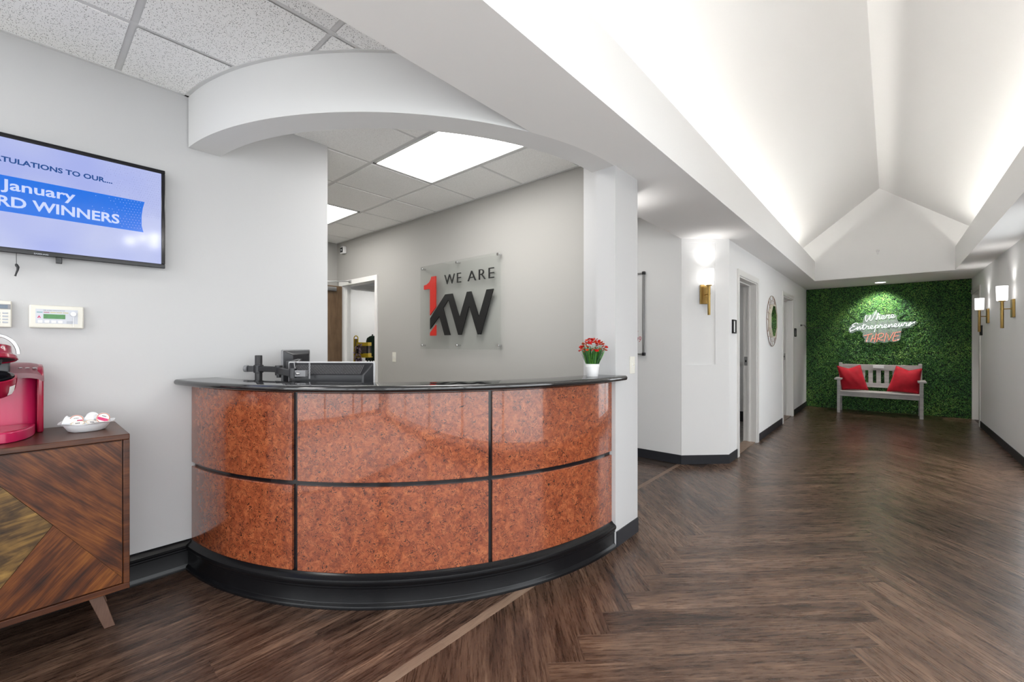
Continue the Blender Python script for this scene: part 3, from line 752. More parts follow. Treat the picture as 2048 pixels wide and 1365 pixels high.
# ---- baseboards
BP = [(0.0, 0.0), (0.018, 0.0), (0.018, 0.012), (0.012, 0.024), (0.010, 0.030), (0.010, 0.108), (0.014, 0.114), (0.014, 0.122), (0.020, 0.130), (0.021, 0.142), (0.015, 0.152), (0.010, 0.160), (0.004, 0.168), (0.0, 0.170)]
struct('baseboard_left', MB().prism([(XT + a, z) for a, z in BP], 'y', YF, 0.70), M['blacktrim'])
def rub(mb, p0, p1, h=0.1, t=0.007):
    d = Vector((p1[0] - p0[0], p1[1] - p0[1])).normalized(); n = Vector((d.y, -d.x)) * t     # to the right of travel
    q = [(p0[0], p0[1]), (p1[0], p1[1]), (p1[0] + n.x, p1[1] + n.y), (p0[0] + n.x, p0[1] + n.y)]
    return mb.prism(q, 'z', 0, h)
rb_ = MB(); rub(rb_, (XL, 2.545), (XL, 2.862)); struct('baseboard_pillar', rb_, M['rubber'])
rb_ = MB(); rub(rb_, (-4.2, 4.77), (-1.72, 4.77)); struct('baseboard_nook', rb_, M['rubber'])
rb_ = MB(); rub(rb_, (-1.72, 4.765), (XL + 0.004, 5.158)); struct('baseboard_angled', rb_, M['rubber'])
rb_ = MB()
for a, b in ((5.158, 5.49), (6.56, 8.29), (9.37, 11.06)): rub(rb_, (XL, a), (XL, b))
struct('baseboard_hall_left', rb_, M['rubber'])
rb_ = MB(); rub(rb_, (XR, 10.05), (XR, YF)); struct('baseboard_right', rb_, M['rubber'])
struct('baseboard_side_room', MB().box(-3.9, XL - 0.15, 8.105, 8.12, 0, 0.17), M['rubber'])
struct('trim_2', MB().box(-3.9, XL - 0.15, 8.10, 8.12, 0.96, 1.02), M['trimw'])
# raised boards on the angled wall
def ang45(s, o, z): return (-1.72 + s * 0.70711 + o * 0.70711, 4.77 + s * 0.70711 - o * 0.70711, z)
def board45(mb, s0, s1, z0, z1, t):
    v = [ang45(s, o, z) for z in (z0, z1) for (s, o) in ((s0, -0.002), (s1, -0.002), (s1, t), (s0, t))]
    return mb.add(v, [(0, 1, 2, 3), (4, 5, 6, 7), (0, 1, 5, 4), (1, 2, 6, 5), (2, 3, 7, 6), (3, 0, 4, 7)])
L45 = 0.5445
tb = MB(); board45(tb, 0.0, 0.05, 1.096, ZS + 0.03, 0.008); board45(tb, L45 - 0.16, L45, 1.096, ZS + 0.03, 0.008); board45(tb, 0.05, L45 - 0.16, 2.44, ZS + 0.03, 0.008); board45(tb, 0, L45, 0.1, 1.095, 0.008)
struct('trim_3', tb, M['wall'])

# ================================================================== LIGHT FITTINGS
TL = ['lit ceiling light panel over the lobby, out of the picture beside the vault',  # added for extra lobby light, never in view
      'lit ceiling light panel in the passage behind the white pillar',  # added behind the pillar to brighten the passage wall
      'large lit ceiling light panel above the reception desk',
      'lit ceiling light panel half hidden behind the end of the television wall']
ZT = [2.78] * len(TROF) + [ZS - 0.022] * 2
TROF += [(-2.9, -2.3, 6.9, 7.5), (-2.9, -2.3, 8.9, 9.5)]
TL += ['small lit ceiling light panel inside the room of the first hall doorway', 'small lit ceiling light panel inside the room of the second hall doorway']  # both added, hidden, to lighten the dark side rooms
for (x0, x1, y0, y1), lb, zt in zip(TROF, TL, ZT):
    t = thing('ceiling_light_panel', lb, 'ceiling light', ((x0 + x1) / 2, (y0 + y1) / 2, zt))
    w, h = (x1 - x0) / 2 - 0.013, (y1 - y0) / 2 - 0.013
    fr = MB().box(-w, w, -h, -h + 0.02, -0.002, 0.02).box(-w, w, h - 0.02, h, -0.002, 0.02).box(-w, -w + 0.02, -h, h, -0.002, 0.02).box(w - 0.02, w, -h, h, -0.002, 0.02)
    fr.build('frame', M['tbar'], t)
    MB().box(-w + 0.02, w - 0.02, -h + 0.02, h - 0.02, 0.004, 0.01).build('diffuser', M['troffer_dim'] if ('passage' in lb or 'doorway' in lb) else M['troffer'], t)
for x0, x1, lb in ((-1.30, -1.26, 'led strip hidden in the cove along the left edge of the vault'), (0.93, 0.97, 'led strip hidden in the cove along the right edge of the vault')):
    t = thing('cove_light', lb, 'led strip', ((x0 + x1) / 2, 3.0, 2.64))
    MB().box(-0.025, 0.025, -6.3, 6.0, 0, 0.008).build('channel', M['tbar'], t)
    MB().box(-0.018, 0.018, -6.3, 6.0, 0.008, 0.014).build('diffuser', M['cove'], t)

def sconce(label, loc, rz, group='brass wall sconces', tilt=0.0):
    """local +x points out of the wall, origin at the middle of the back plate"""
    t = thing('wall_sconce', label, 'wall lamp', loc, rz, group)
    wire_bevel(MB().box(0, 0.024, -0.056, 0.056, -0.105, 0.105).build('back_plate', M['brass'], t), 0.003)
    MB().tube([(0.02, 0, -0.005), (0.095, 0, -0.005)], 0.006, 8).cyl(0.012, 0.0235, 0.028, (0, 0, -0.005), 'x', 12).build('arm', M['brass'], t)
    R = Matrix.Translation((0.095, 0, 0)) @ Matrix.Rotation(tilt, 4, 'X')
    tb = MB().lathe([(0.0001, -0.23), (0.0135, -0.23), (0.015, -0.226), (0.015, -0.01), (0.017, -0.008), (0.017, 0.0), (0.015, 0.002), (0.015, 0.082), (0.03, 0.086), (0.03, 0.094), (0.0001, 0.094)], (0, 0, 0), 16)
    tb.xf(R).build('stem', M['brass'], t)
    g = MB().lathe([(0.0001, 0.094), (0.042, 0.094), (0.046, 0.098), (0.05, 0.262), (0.048, 0.265), (0.044, 0.262), (0.040, 0.11), (0.0001, 0.106)], (0, 0, 0), 24)
    g.xf(R).build('glass_shade', M['sconceglass'], t)
    lp = bpy.data.lights.new('lamp', 'SPOT'); lp.energy = UPLIGHT; lp.spot_size = radians(125); lp.spot_blend = 1.0; lp.shadow_soft_size = 0.03; lp.color = (1, 0.97, 0.94)
    lo_ = bpy.data.objects.new('lamp', lp); COL.objects.link(lo_); lo_.parent = t; lo_.location = (0.095, 0, 0.272); lo_.rotation_euler = (pi, 0, 0)
    return t
c45 = ang45(0.262, 0.008, 1.865)
sconce('brass wall sconce with lit white glass on the angled white wall', c45, -pi / 4)
sconce('brass wall sconce with lit white glass, nearer one on the right wall', (XR, 7.60, 1.738), pi)
sconce('brass wall sconce with lit white glass and tilted stem beside the right doorway', (XR, 9.30, 1.732), pi, tilt=-0.07)
sconce('brass wall sconce on the right wall, out of the picture beside the window', (XR, 4.2, 1.735), pi)  # extra lamp added out of view to light the hall
sconce('brass wall sconce hidden behind the white pillar', (-1.62, YB + 0.12, 1.865), pi / 2)

t = thing('recessed_downlight', 'round lit recessed downlight above the green hedge wall', 'downlight', (-0.13, 10.63, ZS))
MB().lathe([(0.078, -0.004), (0.095, -0.006), (0.1, 0.0), (0.078, 0.004)], (0, 0, 0), 32).build('trim_ring', M['white'], t)
MB().lathe([(0.0001, -0.001), (0.078, -0.001)], (0, 0, 0), 32).build('lens', emission('lit_downlight_lens', (1, 0.97, 0.92), 9.0), t)
sl = bpy.data.lights.new('lamp', 'SPOT'); sl.energy = 105; sl.spot_size = radians(95); sl.spot_blend = 0.8; sl.shadow_soft_size = 0.05; sl.color = (1, 0.96, 0.9)
so = bpy.data.objects.new('lamp', sl); COL.objects.link(so); so.parent = t; so.location = (0, 0, -0.02); so.rotation_euler = (radians(28), 0, 0)
t = thing('gable_sensor', 'small white sensor on the gable above the hedge wall', 'sensor', (-0.15, 9.61, 2.91))
MB().lathe([(0.0001, -0.02), (0.018, -0.02), (0.026, -0.008), (0.026, 0.0)], (0, 0, 0), 16, 'y').build('cover', M['white'], t)
MB().tube([(0, -0.01, -0.02), (0, -0.012, -0.06)], 0.012, 8).build('lens', M['white'], t)

t = thing('chandelier', 'branched brass chandelier with lit white globes hung from the vault, above the picture', 'chandelier', (-0.06, 0.82, 2.4))
ch = MB().tube([(-0.07, 0.0, 1.56), (-0.03, 0.0, 0.3), (-0.03, 0.0, -0.05)], 0.012, 10).lathe([(0.0001, 1.5), (0.07, 1.52), (0.07, 1.57)], (-0.07, 0, 0), 20)
ch.build('stem', M['brass'], t)
globes = [(0.06, -0.06, 0.03), (0.06, 0.03, 0.08), (0.06, 0.14, 0.03), (-0.22, -0.12, 0.34), (-0.24, 0.10, 0.05)]
for g in globes:
    MB().tube([(-0.03, 0, g[2] - 0.06), ((g[0] - 0.03) / 2, g[1] / 2, g[2] - 0.07), (g[0], g[1], g[2] - 0.045)], 0.006, 8).build('branch', M['brass'], t)
    MB().lathe([(0.0001, -0.045), (0.03, -0.034), (0.045, 0.0), (0.03, 0.034), (0.0001, 0.045)], g, 20).build('globe', M['globe'], t)

# ================================================================== RECEPTION DESK
desk = thing('reception_desk', 'curved reception desk with burr wood panels and black stone top', 'desk', (DC[0], DC[1], 0))
def sweep(prof, a0, a1, n):
    """(radius, z) profile swept round the desk centre (local)"""
    mb = MB(); m = len(prof); vs = []
    for i in range(n + 1):
        a = radians(a0 + (a1 - a0) * i / n)
        vs += [(r * cos(a), r * sin(a), z) for r, z in prof]
    f = [(i * m + k, i * m + (k + 1) % m, (i + 1) * m + (k + 1) % m, (i + 1) * m + k) for i in range(n) for k in range(m)]
    mb.add(vs, f); mb.f += [tuple(range(m)), tuple(n * m + k for k in range(m - 1, -1, -1))]; mb.sm += [False, False]
    return mb
def end_a(r, x): return -math.degrees(math.acos((x - DC[0]) / r))
AS, AE = -86.25, 0.35
PR = 1.868
sweep([(1.75, 0.0), (1.853, 0.0), (1.853, 1.085), (1.75, 1.085)], -86.02, AE, 60).build('carcass', M['blackg'], desk)
gaps = [AS, -59.95, -58.98, -28.80, -28.12, AE]
for z0, z1 in ((0.150, 0.598), (0.621, 1.072)):
    for k in range(3):
        a0, a1 = gaps[2 * k], gaps[2 * k + 1]
        e = 0.0025
        pn = sweep([(1.85, z0), (PR - e, z0), (PR, z0 + e), (PR, z1 - e), (PR - e, z1), (1.85, z1)], a0, a1, 26)
        o = pn.build('panel', M['burl'], desk)
bpf = [(1.80, 0.0), (1.902, 0.0), (1.902, 0.010), (1.899, 0.018), (1.890, 0.026), (1.888, 0.030), (1.888, 0.098), (1.892, 0.104), (1.892, 0.112), (1.899, 0.122), (1.902, 0.134), (1.899, 0.144), (1.890, 0.150), (1.880, 0.156), (1.872, 0.166), (1.80, 0.166)]
o = sweep(bpf, -86.17, AE, 70).build('base_moulding', M['blacktrim'], desk)
# counter ledge with rounded front edge
cp = [(1.742, 1.085), (1.742, 1.117)] + [(1.94 + 0.016 * sin(t * pi / 8), 1.101 + 0.016 * cos(t * pi / 8)) for t in range(9)]
ct = sweep(cp, -86.02, AE, 70)
ct.join(sweep([(1.897, 1.085), (1.897, 1.117)] + cp[2:], AE, 1.75, 2))
ct.build('countertop', M['granite'], desk)
sweep([(1.15, 0.72), (1.72, 0.72), (1.72, 0.75), (1.15, 0.75)], -80, -2, 40).build('work_surface', M['greyp'], desk)
# ================================================================== REST GOES BELOW
F2 = Vector((-sin(0.7207), cos(0.7207), 0)); R2 = Vector((cos(0.7207), sin(0.7207), 0))

# ---- television on the left wall
tv = thing('television', 'wall television with blue award winners slide on the left wall', 'television', (XT, 0.0455, 1.744))
wire_bevel(MB().box(0.015, 0.045, -0.46, 0.46, 0.02, 0.53).build('back_shell', M['blackp'], tv), 0.006)
bz = MB()
W_, H_ = 0.4825, 0.549
bz.box(0.03, 0.056, -W_, W_, 0, 0.024).box(0.03, 0.056, -W_, W_, H_ - 0.020, H_).box(0.03, 0.056, -W_, -W_ + 0.017, 0.024, H_ - 0.02).box(0.03, 0.056, W_ - 0.017, W_, 0.024, H_ - 0.02)
wire_bevel(bz.build('bezel', M['blackg'], tv), 0.003)
m, nt, p = nt_new('lit_lavender_screen')
setp(p, (0.01, 0.01, 0.015), 0.09, 0, 0.5)
tc = nd(nt, 'ShaderNodeTexCoord'); sx = nd(nt, 'ShaderNodeSeparateXYZ'); ln(nt, tc.outputs['Object'], sx.inputs[0])
nz = nd(nt, 'ShaderNodeTexNoise', i_Scale=3.5, i_Detail=1.0); ln(nt, tc.outputs['Object'], nz.inputs['Vector'])
ra_ = ramp(nt, [(0.3, (0.40, 0.46, 0.86)), (0.7, (0.53, 0.58, 0.87))]); ln(nt, nz.outputs['Fac'], ra_.inputs['Fac'])
ln(nt, ra_.outputs['Color'], p.inputs['Emission Color']); p.inputs['Emission Strength'].default_value = 0.62
M['screen'] = m
M['scr_blue'] = mat('lit_blue_banner', (0.005, 0.02, 0.08), 0.12, emit=(0.003, 0.15, 0.74), strength=0.62)
M['scr_navy'] = mat('lit_navy_text', (0.005, 0.01, 0.03), 0.12, emit=(0.01, 0.07, 0.27), strength=0.6)
M['scr_pale'] = mat('lit_pale_text', (0.02, 0.02, 0.03), 0.12, emit=(0.52, 0.60, 0.87), strength=0.72)
M['scr_grey'] = mat('lit_grey_dots', (0.02, 0.02, 0.03), 0.12, emit=(0.30, 0.34, 0.62), strength=0.6)
scr = MB().box(0.046, 0.050, -0.4655, 0.4655, 0.024, 0.530).build('screen', M['screen'], tv)
OY, OZ = 0.0455, 1.744
def tvf(u, v, w): return Vector((0.0505 + w, u - OY, v - OZ))
ban = [(-0.42, 1.9325), (0.435, 1.931), (0.4275, 1.965), (0.4275, 2.02), (0.432, 2.06), (0.4399, 2.0972), (-0.42, 2.0985)]
bn = MB().prism([(a - OY, b - OZ) for a, b in ban], 'x', 0.0498, 0.0506).build('banner', M['scr_blue'], tv)
def tvt(*a, **k):
    fr = lambda u, v, w: Vector((0.0509 + w, u - OY, v - OZ))
    return text_obj(a[0], a[1], a[2], tv, fr, a[3], **k)
tvt('caption_text', 'CONGRATULATIONS TO OUR....', M['scr_navy'], (-0.0657, 0.3103, 2.1595, 2.185), fit='TULATIONS TO OUR....', bold=0.03)
tvt('month_text', 'January', M['scr_pale'], (-0.0668, 0.1745, 2.0335, 2.083), fit=None, bold=0.02)
tvt('winners_text', 'AWARD WINNERS', M['scr_pale'], (-0.0353, 0.3377, 1.955, 2.005), fit='D WINNERS', bold=0.025)
jt = [o for o in tv.children if o.name.startswith('month_text')][0]
# 'January' has a descender: fit its box including the tail of the y
zz = [v.co.z for v in jt.data.vertices]; zmin, zmax = min(zz), max(zz)
for v in jt.data.vertices: v.co.z = (2.0185 - OZ) + (v.co.z - zmin) / (zmax - zmin) * (2.0815 - 2.0185)
rd = random.Random(3)
dm = MB(); dg = MB()
def dot(mb, y, z, s, x):
    k = len(mb.v); mb.add([(x, y - s, z), (x, y, z - s), (x, y + s, z), (x, y, z + s)], [(0, 1, 2, 3)])
for i in range(16):
    for j in range(11):
        y = 0.235 + i * 0.0125 + (j % 2) * 0.006; z = 1.94 + j * 0.0142 + i * 0.0006
        if rd.random() < (y - 0.21) * 4.5 and y < 0.425 and z < 2.094 and not (y < 0.34 and z < 2.01): dot(dm, y - OY, z - OZ, 0.0016, 0.0508)
for i in range(24):
    for j in range(20):
        y = 0.28 + i * 0.0095 + (j % 2) * 0.004; z = 2.02 + j * 0.0125
        if y < 0.505 and z < 2.265 and (z > 2.102 or y > 0.445) and rd.random() < 0.25 + (y - 0.28) * 3.0: dot(dg, y - OY, z - OZ, 0.0014, 0.0503)
dm.build('banner_dots', M['scr_pale'], tv)['kind'] = 'stuff'; dg.build('grey_dots', M['scr_grey'], tv)['kind'] = 'stuff'
text_obj('maker_name', 'SAMSUNG', M['lightgrey'], tv, lambda u, v, w: Vector((0.0566, u, v)), (0.0354 - OY, 0.082 - OY, 0.004, 0.0105), bold=0.01)
wire_bevel(MB().box(0.03, 0.05, 0.061, 0.083, -0.028, 0.002).build('remote_sensor', M['blackg'], tv), 0.002)
cb = MB().tube([(0.04, -0.065, 0.0), (0.04, -0.065, -0.05)], 0.0012, 6).tube([(0.04, -0.066, -0.048), (0.04, -0.064, -0.056), (0.04, -0.060, -0.063), (0.04, -0.061, -0.075), (0.04, -0.067, -0.098), (0.04, -0.069, -0.106)], [0.004, 0.006, 0.0055, 0.004, 0.003, 0.004], 8)
tag(cb.build('cable', M['blackp'], tv), 'thin black cable with a small plug hanging below the screen')

# ---- wall panels
ap = thing('fire_alarm_panel', 'cream alarm panel with small green display and key on the left wall', 'alarm panel', (XT, 0.1125, 1.454))
wire_bevel(MB().box(0, 0.024, -0.0928, 0.0928, -0.0555, 0.0555).build('housing', M['ivory'], ap), 0.006, 3)
MB().box(0.0235, 0.0246, -0.072, 0.0715, -0.033, 0.037).build('face_plate', mat('pale_grey_face', (0.55, 0.57, 0.62), 0.4), ap)
MB().box(0.0246, 0.0256, -0.046, 0.0275, -0.0095, 0.0125).build('display', M['lcd_green'], ap)
for y, c in ((-0.0585, (0.05, 0.28, 0.30)), (-0.036, (0.35, 0.03, 0.10)), (-0.014, (0.55, 0.45, 0.12)), (0.007, (0.50, 0.40, 0.15)), (0.029, (0.50, 0.42, 0.15))):
    MB().box(0.0246, 0.0252, y - 0.0095, y + 0.0095, 0.0195, 0.0225).build('status_bar', mat('status_print', c, 0.4), ap)
MB().prism([(-0.066, -0.006), (-0.0602, 0.006), (-0.0545, -0.006), (-0.0575, -0.008), (-0.0602, -0.001), (-0.063, -0.008)], 'x', 0.0246, 0.0252).build('flame_mark', M['podpink'], ap)
for y in (-0.057, -0.0345, -0.012, 0.0105): wire_bevel(MB().box(0.0246, 0.0262, y - 0.0078, y + 0.0078, -0.031, -0.018).build('button', M['white'], ap), 0.001)
MB().box(0.0246, 0.0256, 0.032, 0.056, -0.031, -0.019).build('label_strip', M['lightgrey'], ap)
lk = MB().cyl(0.0105, 0.0246, 0.034, (0, 0.055, 0.0165), 'x', 20).build('key_lock', M['nickel'], ap)
MB().box(0.030, 0.0312, 0.054, 0.0562, -0.045, 0.0).build('hanging_key', M['nickel'], lk)
for i in range(16): pass
text_obj('heading_text', 'FIRE ALARM ANNUNCIATOR', M['ink'], ap, lambda u, v, w: Vector((0.0249, u, v)), (-0.046, 0.026, 0.0285, 0.0325))

kp = thing('alarm_keypad', 'cream alarm keypad with grey display cut by the left picture edge', 'keypad', (XT, -0.118, 1.46))
wire_bevel(MB().box(0, 0.026, -0.084, 0.084, -0.062, 0.062).build('housing', M['ivory'], kp), 0.005, 3)
ks = MB().box(0.0255, 0.0268, -0.074, 0.081, 0.022, 0.046).build('display_surround', M['greyp'], kp)
MB().box(0.0268, 0.0274, -0.06, 0.072, 0.026, 0.042).build('display', M['lcd_blue'], ks)
for i in range(5):
    for j in range(4):
        wire_bevel(MB().box(0.0258, 0.028, 0.056 - i * 0.023, 0.073 - i * 0.023, 0.0045 - j * 0.0142 - 0.0035, 0.0045 - j * 0.0142 + 0.0035).build('key', M['lightgrey'], kp), 0.001)

# ---- sideboard
sb = thing('sideboard', 'walnut sideboard with diagonal veneer pattern and splayed legs by the left wall', 'sideboard', (-2.84, -0.142, 0))
XB, XFn = -3.085 + 2.84, -2.609 + 2.84
yl, yr = -0.605, 0.465 
wire_bevel(MB().box(XB, XFn, yl, yr, 0.886, 0.911).build('top', M['wood_f'], sb), 0.003)
wire_bevel(MB().box(XB, XFn, yl, yr, 0.207, 0.233).build('bottom_board', M['wood_f'], sb), 0.002)
wire_bevel(MB().box(XB, XFn, yr - 0.022, yr, 0.233, 0.886).build('side_panel', M['wood_f'], sb), 0.002)
wire_bevel(MB().box(XB, XFn, yl, yl + 0.022, 0.233, 0.886).build('side_panel', M['wood_f'], sb), 0.002)
MB().box(XB, XB + 0.012, yl + 0.022, yr - 0.022, 0.233, 0.886).build('back_panel', M['wood_f'], sb)
dr = MB().box(XFn - 0.03, XFn - 0.010, yl + 0.024, yr - 0.024, 0.235, 0.883).build('door', M['wood_f'], sb)
def inlay(nm, poly, mm):
    mb = MB(); c = Vector((sum(p[0] for p in poly) / len(poly), sum(p[1] for p in poly) / len(poly)))
    n = len(poly)
    inp = []
    for p in poly:
        d = c - Vector(p); inp.append(Vector(p) + d.normalized() * 0.0012)
    mb.add([(XFn - 0.010, *p) for p in poly] + [(XFn - 0.0065, p[0], p[1]) for p in inp], [tuple(range(n, 2 * n))] + [(i, (i + 1) % n, n + (i + 1) % n, n + i) for i in range(n)])
    return mb.build(nm, mm, dr)
zt_, zb_ = 0.881, 0.237
ax, az = 0.225, 0.5655                      # right tip of the golden diamond (local y from its middle)
yR = yr - 0.026
inlay('veneer_piece', [(0.0, zt_), (yR, zt_), (yR, 0.2616), (ax, az)], M['wood_a'])
inlay('veneer_piece', [(ax, az), (yR, 0.2616), (yR, zb_), (0.0, zb_)], M['wood_b'])
inlay('veneer_piece', [(0.0, zt_ - 0.001), (ax, az), (0.0, zb_ + 0.001), (-ax, az)], M['wood_c'])
yL_ = yl + 0.026
inlay('veneer_piece', [(0.0, zt_), (-ax, az), (yL_, 0.2616), (yL_, zt_)], M['wood_b'])
inlay('veneer_piece', [(-ax, az), (0.0, zb_), (yL_, zb_), (yL_, 0.2616)], M['wood_a'])
wire_bevel(MB().box(-0.01, 0.13, yl + 0.12, yr - 0.11, 0.165, 0.207).build('under_rail', M['wood_f'], sb), 0.002)
for sx_ in (0.07, -0.17):
    for sy in (1, -1):
        y0 = (yr - 0.115) if sy > 0 else (yl + 0.115)
        v = []
        for z, dx, dy, h in ((0.0, 0.022 if sx_ > 0 else -0.022, sy * 0.06, 0.019), (0.205, 0, 0, 0.027)):
            hx = h * 0.9
            v += [(sx_ + dx - hx, y0 + dy - h, z), (sx_ + dx + hx, y0 + dy - h, z), (sx_ + dx + hx, y0 + dy + h, z), (sx_ + dx - hx, y0 + dy + h, z)]
        wire_bevel(MB().add(v, [(0, 1, 2, 3), (4, 5, 6, 7), (0, 1, 5, 4), (1, 2, 6, 5), (2, 3, 7, 6), (3, 0, 4, 7)]).build('leg', M['wood_leg'], sb), 0.002)

# ---- coffee maker
cm = thing('coffee_maker', 'cerise pod coffee maker with open lid on the walnut sideboard', 'coffee maker', (-2.90, -0.06, 0.9115))
def ell(cx, cy, a, b, t0, t1, n): return [(cx + a * cos(t0 + (t1 - t0) * i / n), cy + b * sin(t0 + (t1 - t0) * i / n)) for i in range(n + 1)]
el = ell(-0.06, 0, 0.243, 0.098, -pi / 2, pi / 2, 28)
wire_bevel(MB().prism(el, 'z', 0, 0.044).build('drip_tray', M['makered'], cm), 0.004)
wire_bevel(MB().prism(ell(-0.05, 0, 0.215, 0.085, -pi / 2, pi / 2, 24), 'z', 0.042, 0.047).build('drip_grate', M['makerdark'], cm), 0.001)
bp_ = MB().prism(ell(-0.10, 0, 0.045, 0.105, -pi / 2, pi / 2, 20) + [(-0.175, 0.105), (-0.175, -0.105)], 'z', 0.0, 0.262)
bp_.build('back_housing', M['makered'], cm)
for sy in (1, -1):
    prof = [(-0.175, 0.0), (-0.048, 0.0), (-0.040, 0.05), (-0.028, 0.16), (-0.022, 0.24), (-0.024, 0.262), (-0.045, 0.288), (-0.10, 0.308), (-0.175, 0.312)]
    y0, y1 = (0.103, 0.124) if sy > 0 else (-0.124, -0.103)
    wire_bevel(MB().prism([(a, b) for a, b in prof], 'y', y0, y1).build('side_panel', M['makerdark'], cm), 0.006, 3)
tp = MB()
for a, b, zz_ in (((-0.175, 0.300), (-0.175, 0.320), 0), ): pass
nx, ny = 10, 12
vs = []
for i in range(nx + 1):
    for j in range(ny + 1):
        x = -0.178 + i * 0.0168; y = -0.125 + 0.25 * j / ny
        e_ = abs(y) / 0.125
        z = 0.322 - max(0, (x + 0.12)) ** 1.3 * 0.75 - 0.022 * e_ ** 6
        vs.append((x - 0.012 * e_ ** 4 * (i / nx), y, z))
N_ = (nx + 1) * (ny + 1)
fs = []
for i in range(nx):
    for j in range(ny):
        a = i * (ny + 1) + j; fs.append((a, a + 1, a + ny + 2, a + ny + 1))
tp.add(vs + [(x, y, z - 0.022) for x, y, z in vs], fs + [tuple(N_ + k for k in f) for f in fs], True)
rim = [j for j in range(ny + 1)] + [i * (ny + 1) + ny for i in range(1, nx + 1)] + [nx * (ny + 1) + j for j in range(ny - 1, -1, -1)] + [i * (ny + 1) for i in range(nx - 1, 0, -1)]
tp.f += [(rim[k], rim[(k + 1) % len(rim)], N_ + rim[(k + 1) % len(rim)], N_ + rim[k]) for k in range(len(rim))]; tp.sm += [False] * len(rim)
top = tp.build('top_shell', M['makertop'], cm)
for k, y in enumerate((0.052, 0.074, 0.096)):
    MB().lathe([(0.0001, 0.004), (0.006, 0.003), (0.008, 0.0)], (-0.055, y, 0.2995 - k * 0.001), 14).build('brew_button', M['chrome'], top)
hc = (0.0, 0.0)
HR = Matrix.Translation((0.06, -0.022, 0.245)) @ Matrix.Rotation(radians(20), 4, 'Y') @ Matrix.Translation((0, 0, -0.262))
MB().lathe([(0.0001, 0.198), (0.035, 0.200), (0.052, 0.212), (0.062, 0.235), (0.067, 0.270), (0.067, 0.288), (0.060, 0.290), (0.056, 0.262), (0.0001, 0.255)], (*hc, 0), 32).xf(HR).build('pod_holder', M['makerdark'], cm)
MB().lathe([(0.0561, 0.290), (0.058, 0.294), (0.048, 0.296), (0.038, 0.288), (0.034, 0.262), (0.0001, 0.258)], (*hc, 0), 28).xf(HR).build('pod_cup', M['blackg'], cm)
MB().lathe([(0.0568, 0.218), (0.0632, 0.235), (0.0672, 0.262)], (0, 0, 0), 6, a0=0.75, a1=1.15).xf(HR).build('warning_sticker', M['paper'], cm)
MB().rbox(-0.075, -0.015, -0.067, 0.023, 0.22, 0.345, 0.01).build('hinge_block', M['blackp'], cm)
LR = Matrix.Translation((0.045, -0.022, 0.352)) @ Matrix.Rotation(radians(-14), 4, 'Y')
MB().lathe([(0.0001, 0.0), (0.050, 0.0), (0.066, -0.014), (0.0700, -0.010), (0.066, 0.004), (0.056, 0.012), (0.052, 0.020), (0.050, 0.046), (0.044, 0.050), (0.0001, 0.051)], (0, 0, 0), 32).xf(LR).build('lid', M['makerdark'], cm)
MB().lathe([(0.0001, -0.03), (0.022, -0.03), (0.026, -0.012), (0.062, -0.010), (0.064, -0.004), (0.0001, -0.002)], (0, 0, 0), 24).xf(LR).build('lid_underside', M['blackp'], cm)
me_, bb_ = text_mesh('KEURIG', 0, 0.03, 1.1); bpy.data.meshes.remove(me_)
def lidf(u, v, w):
    a = u / 0.051
    return LR @ Vector((0.0518 * cos(a), 0.0518 * sin(a), v))
text_obj('maker_name', 'KEURIG', M['white'], cm, lidf, (-0.036, 0.034, 0.028, 0.0385), bold=0.02, spacing=1.05)
hb = MB(); n_ = 20; vs = []
for i in range(n_ + 1):
    a = pi * i / n_; yy, zz_ = -cos(a), sin(a)
    for (ry, rz_, x) in ((0.072, 0.090, -0.012), (0.072, 0.090, 0.012), (0.058, 0.076, 0.012), (0.058, 0.076, -0.012)):
        vs.append((x, yy * ry - 0.018, 0.365 + zz_ * rz_))
hb.add(vs, [(i * 4 + k, i * 4 + (k + 1) % 4, (i + 1) * 4 + (k + 1) % 4, (i + 1) * 4 + k) for i in range(n_) for k in range(4)])
wire_bevel(hb.build('handle', M['nickel'], cm), 0.002)

# ---- foam bowl and coffee pods
bl = thing('foam_bowl', 'white foam bowl holding coffee pods on the sideboard', 'bowl', (-2.862, 0.202, 0.9112))
bm_ = MB(); prof = [(0.0001, 0.0), (0.056, 0.0), (0.064, 0.004), (0.080, 0.030), (0.084, 0.037), (0.097, 0.041), (0.098, 0.043), (0.083, 0.0405), (0.076, 0.030), (0.060, 0.008), (0.0001, 0.006)]
vs = []; sg = 48
for r, h in prof:
    for k in range(sg):
        a = 2 * pi * k / sg; rr = r * (1 + (0.012 if (k % 2 and 0.05 < r < 0.09) else 0))
        vs.append((rr * cos(a), rr * sin(a), h + (0.003 * sin(5 * a) if r > 0.09 else 0)))
bm_.add(vs, [(i * sg + k, i * sg + (k + 1) % sg, (i + 1) * sg + (k + 1) % sg, (i + 1) * sg + k) for i in range(len(prof) - 1) for k in range(sg)], True)
bm_.build('bowl_shell', M['foam'], bl)
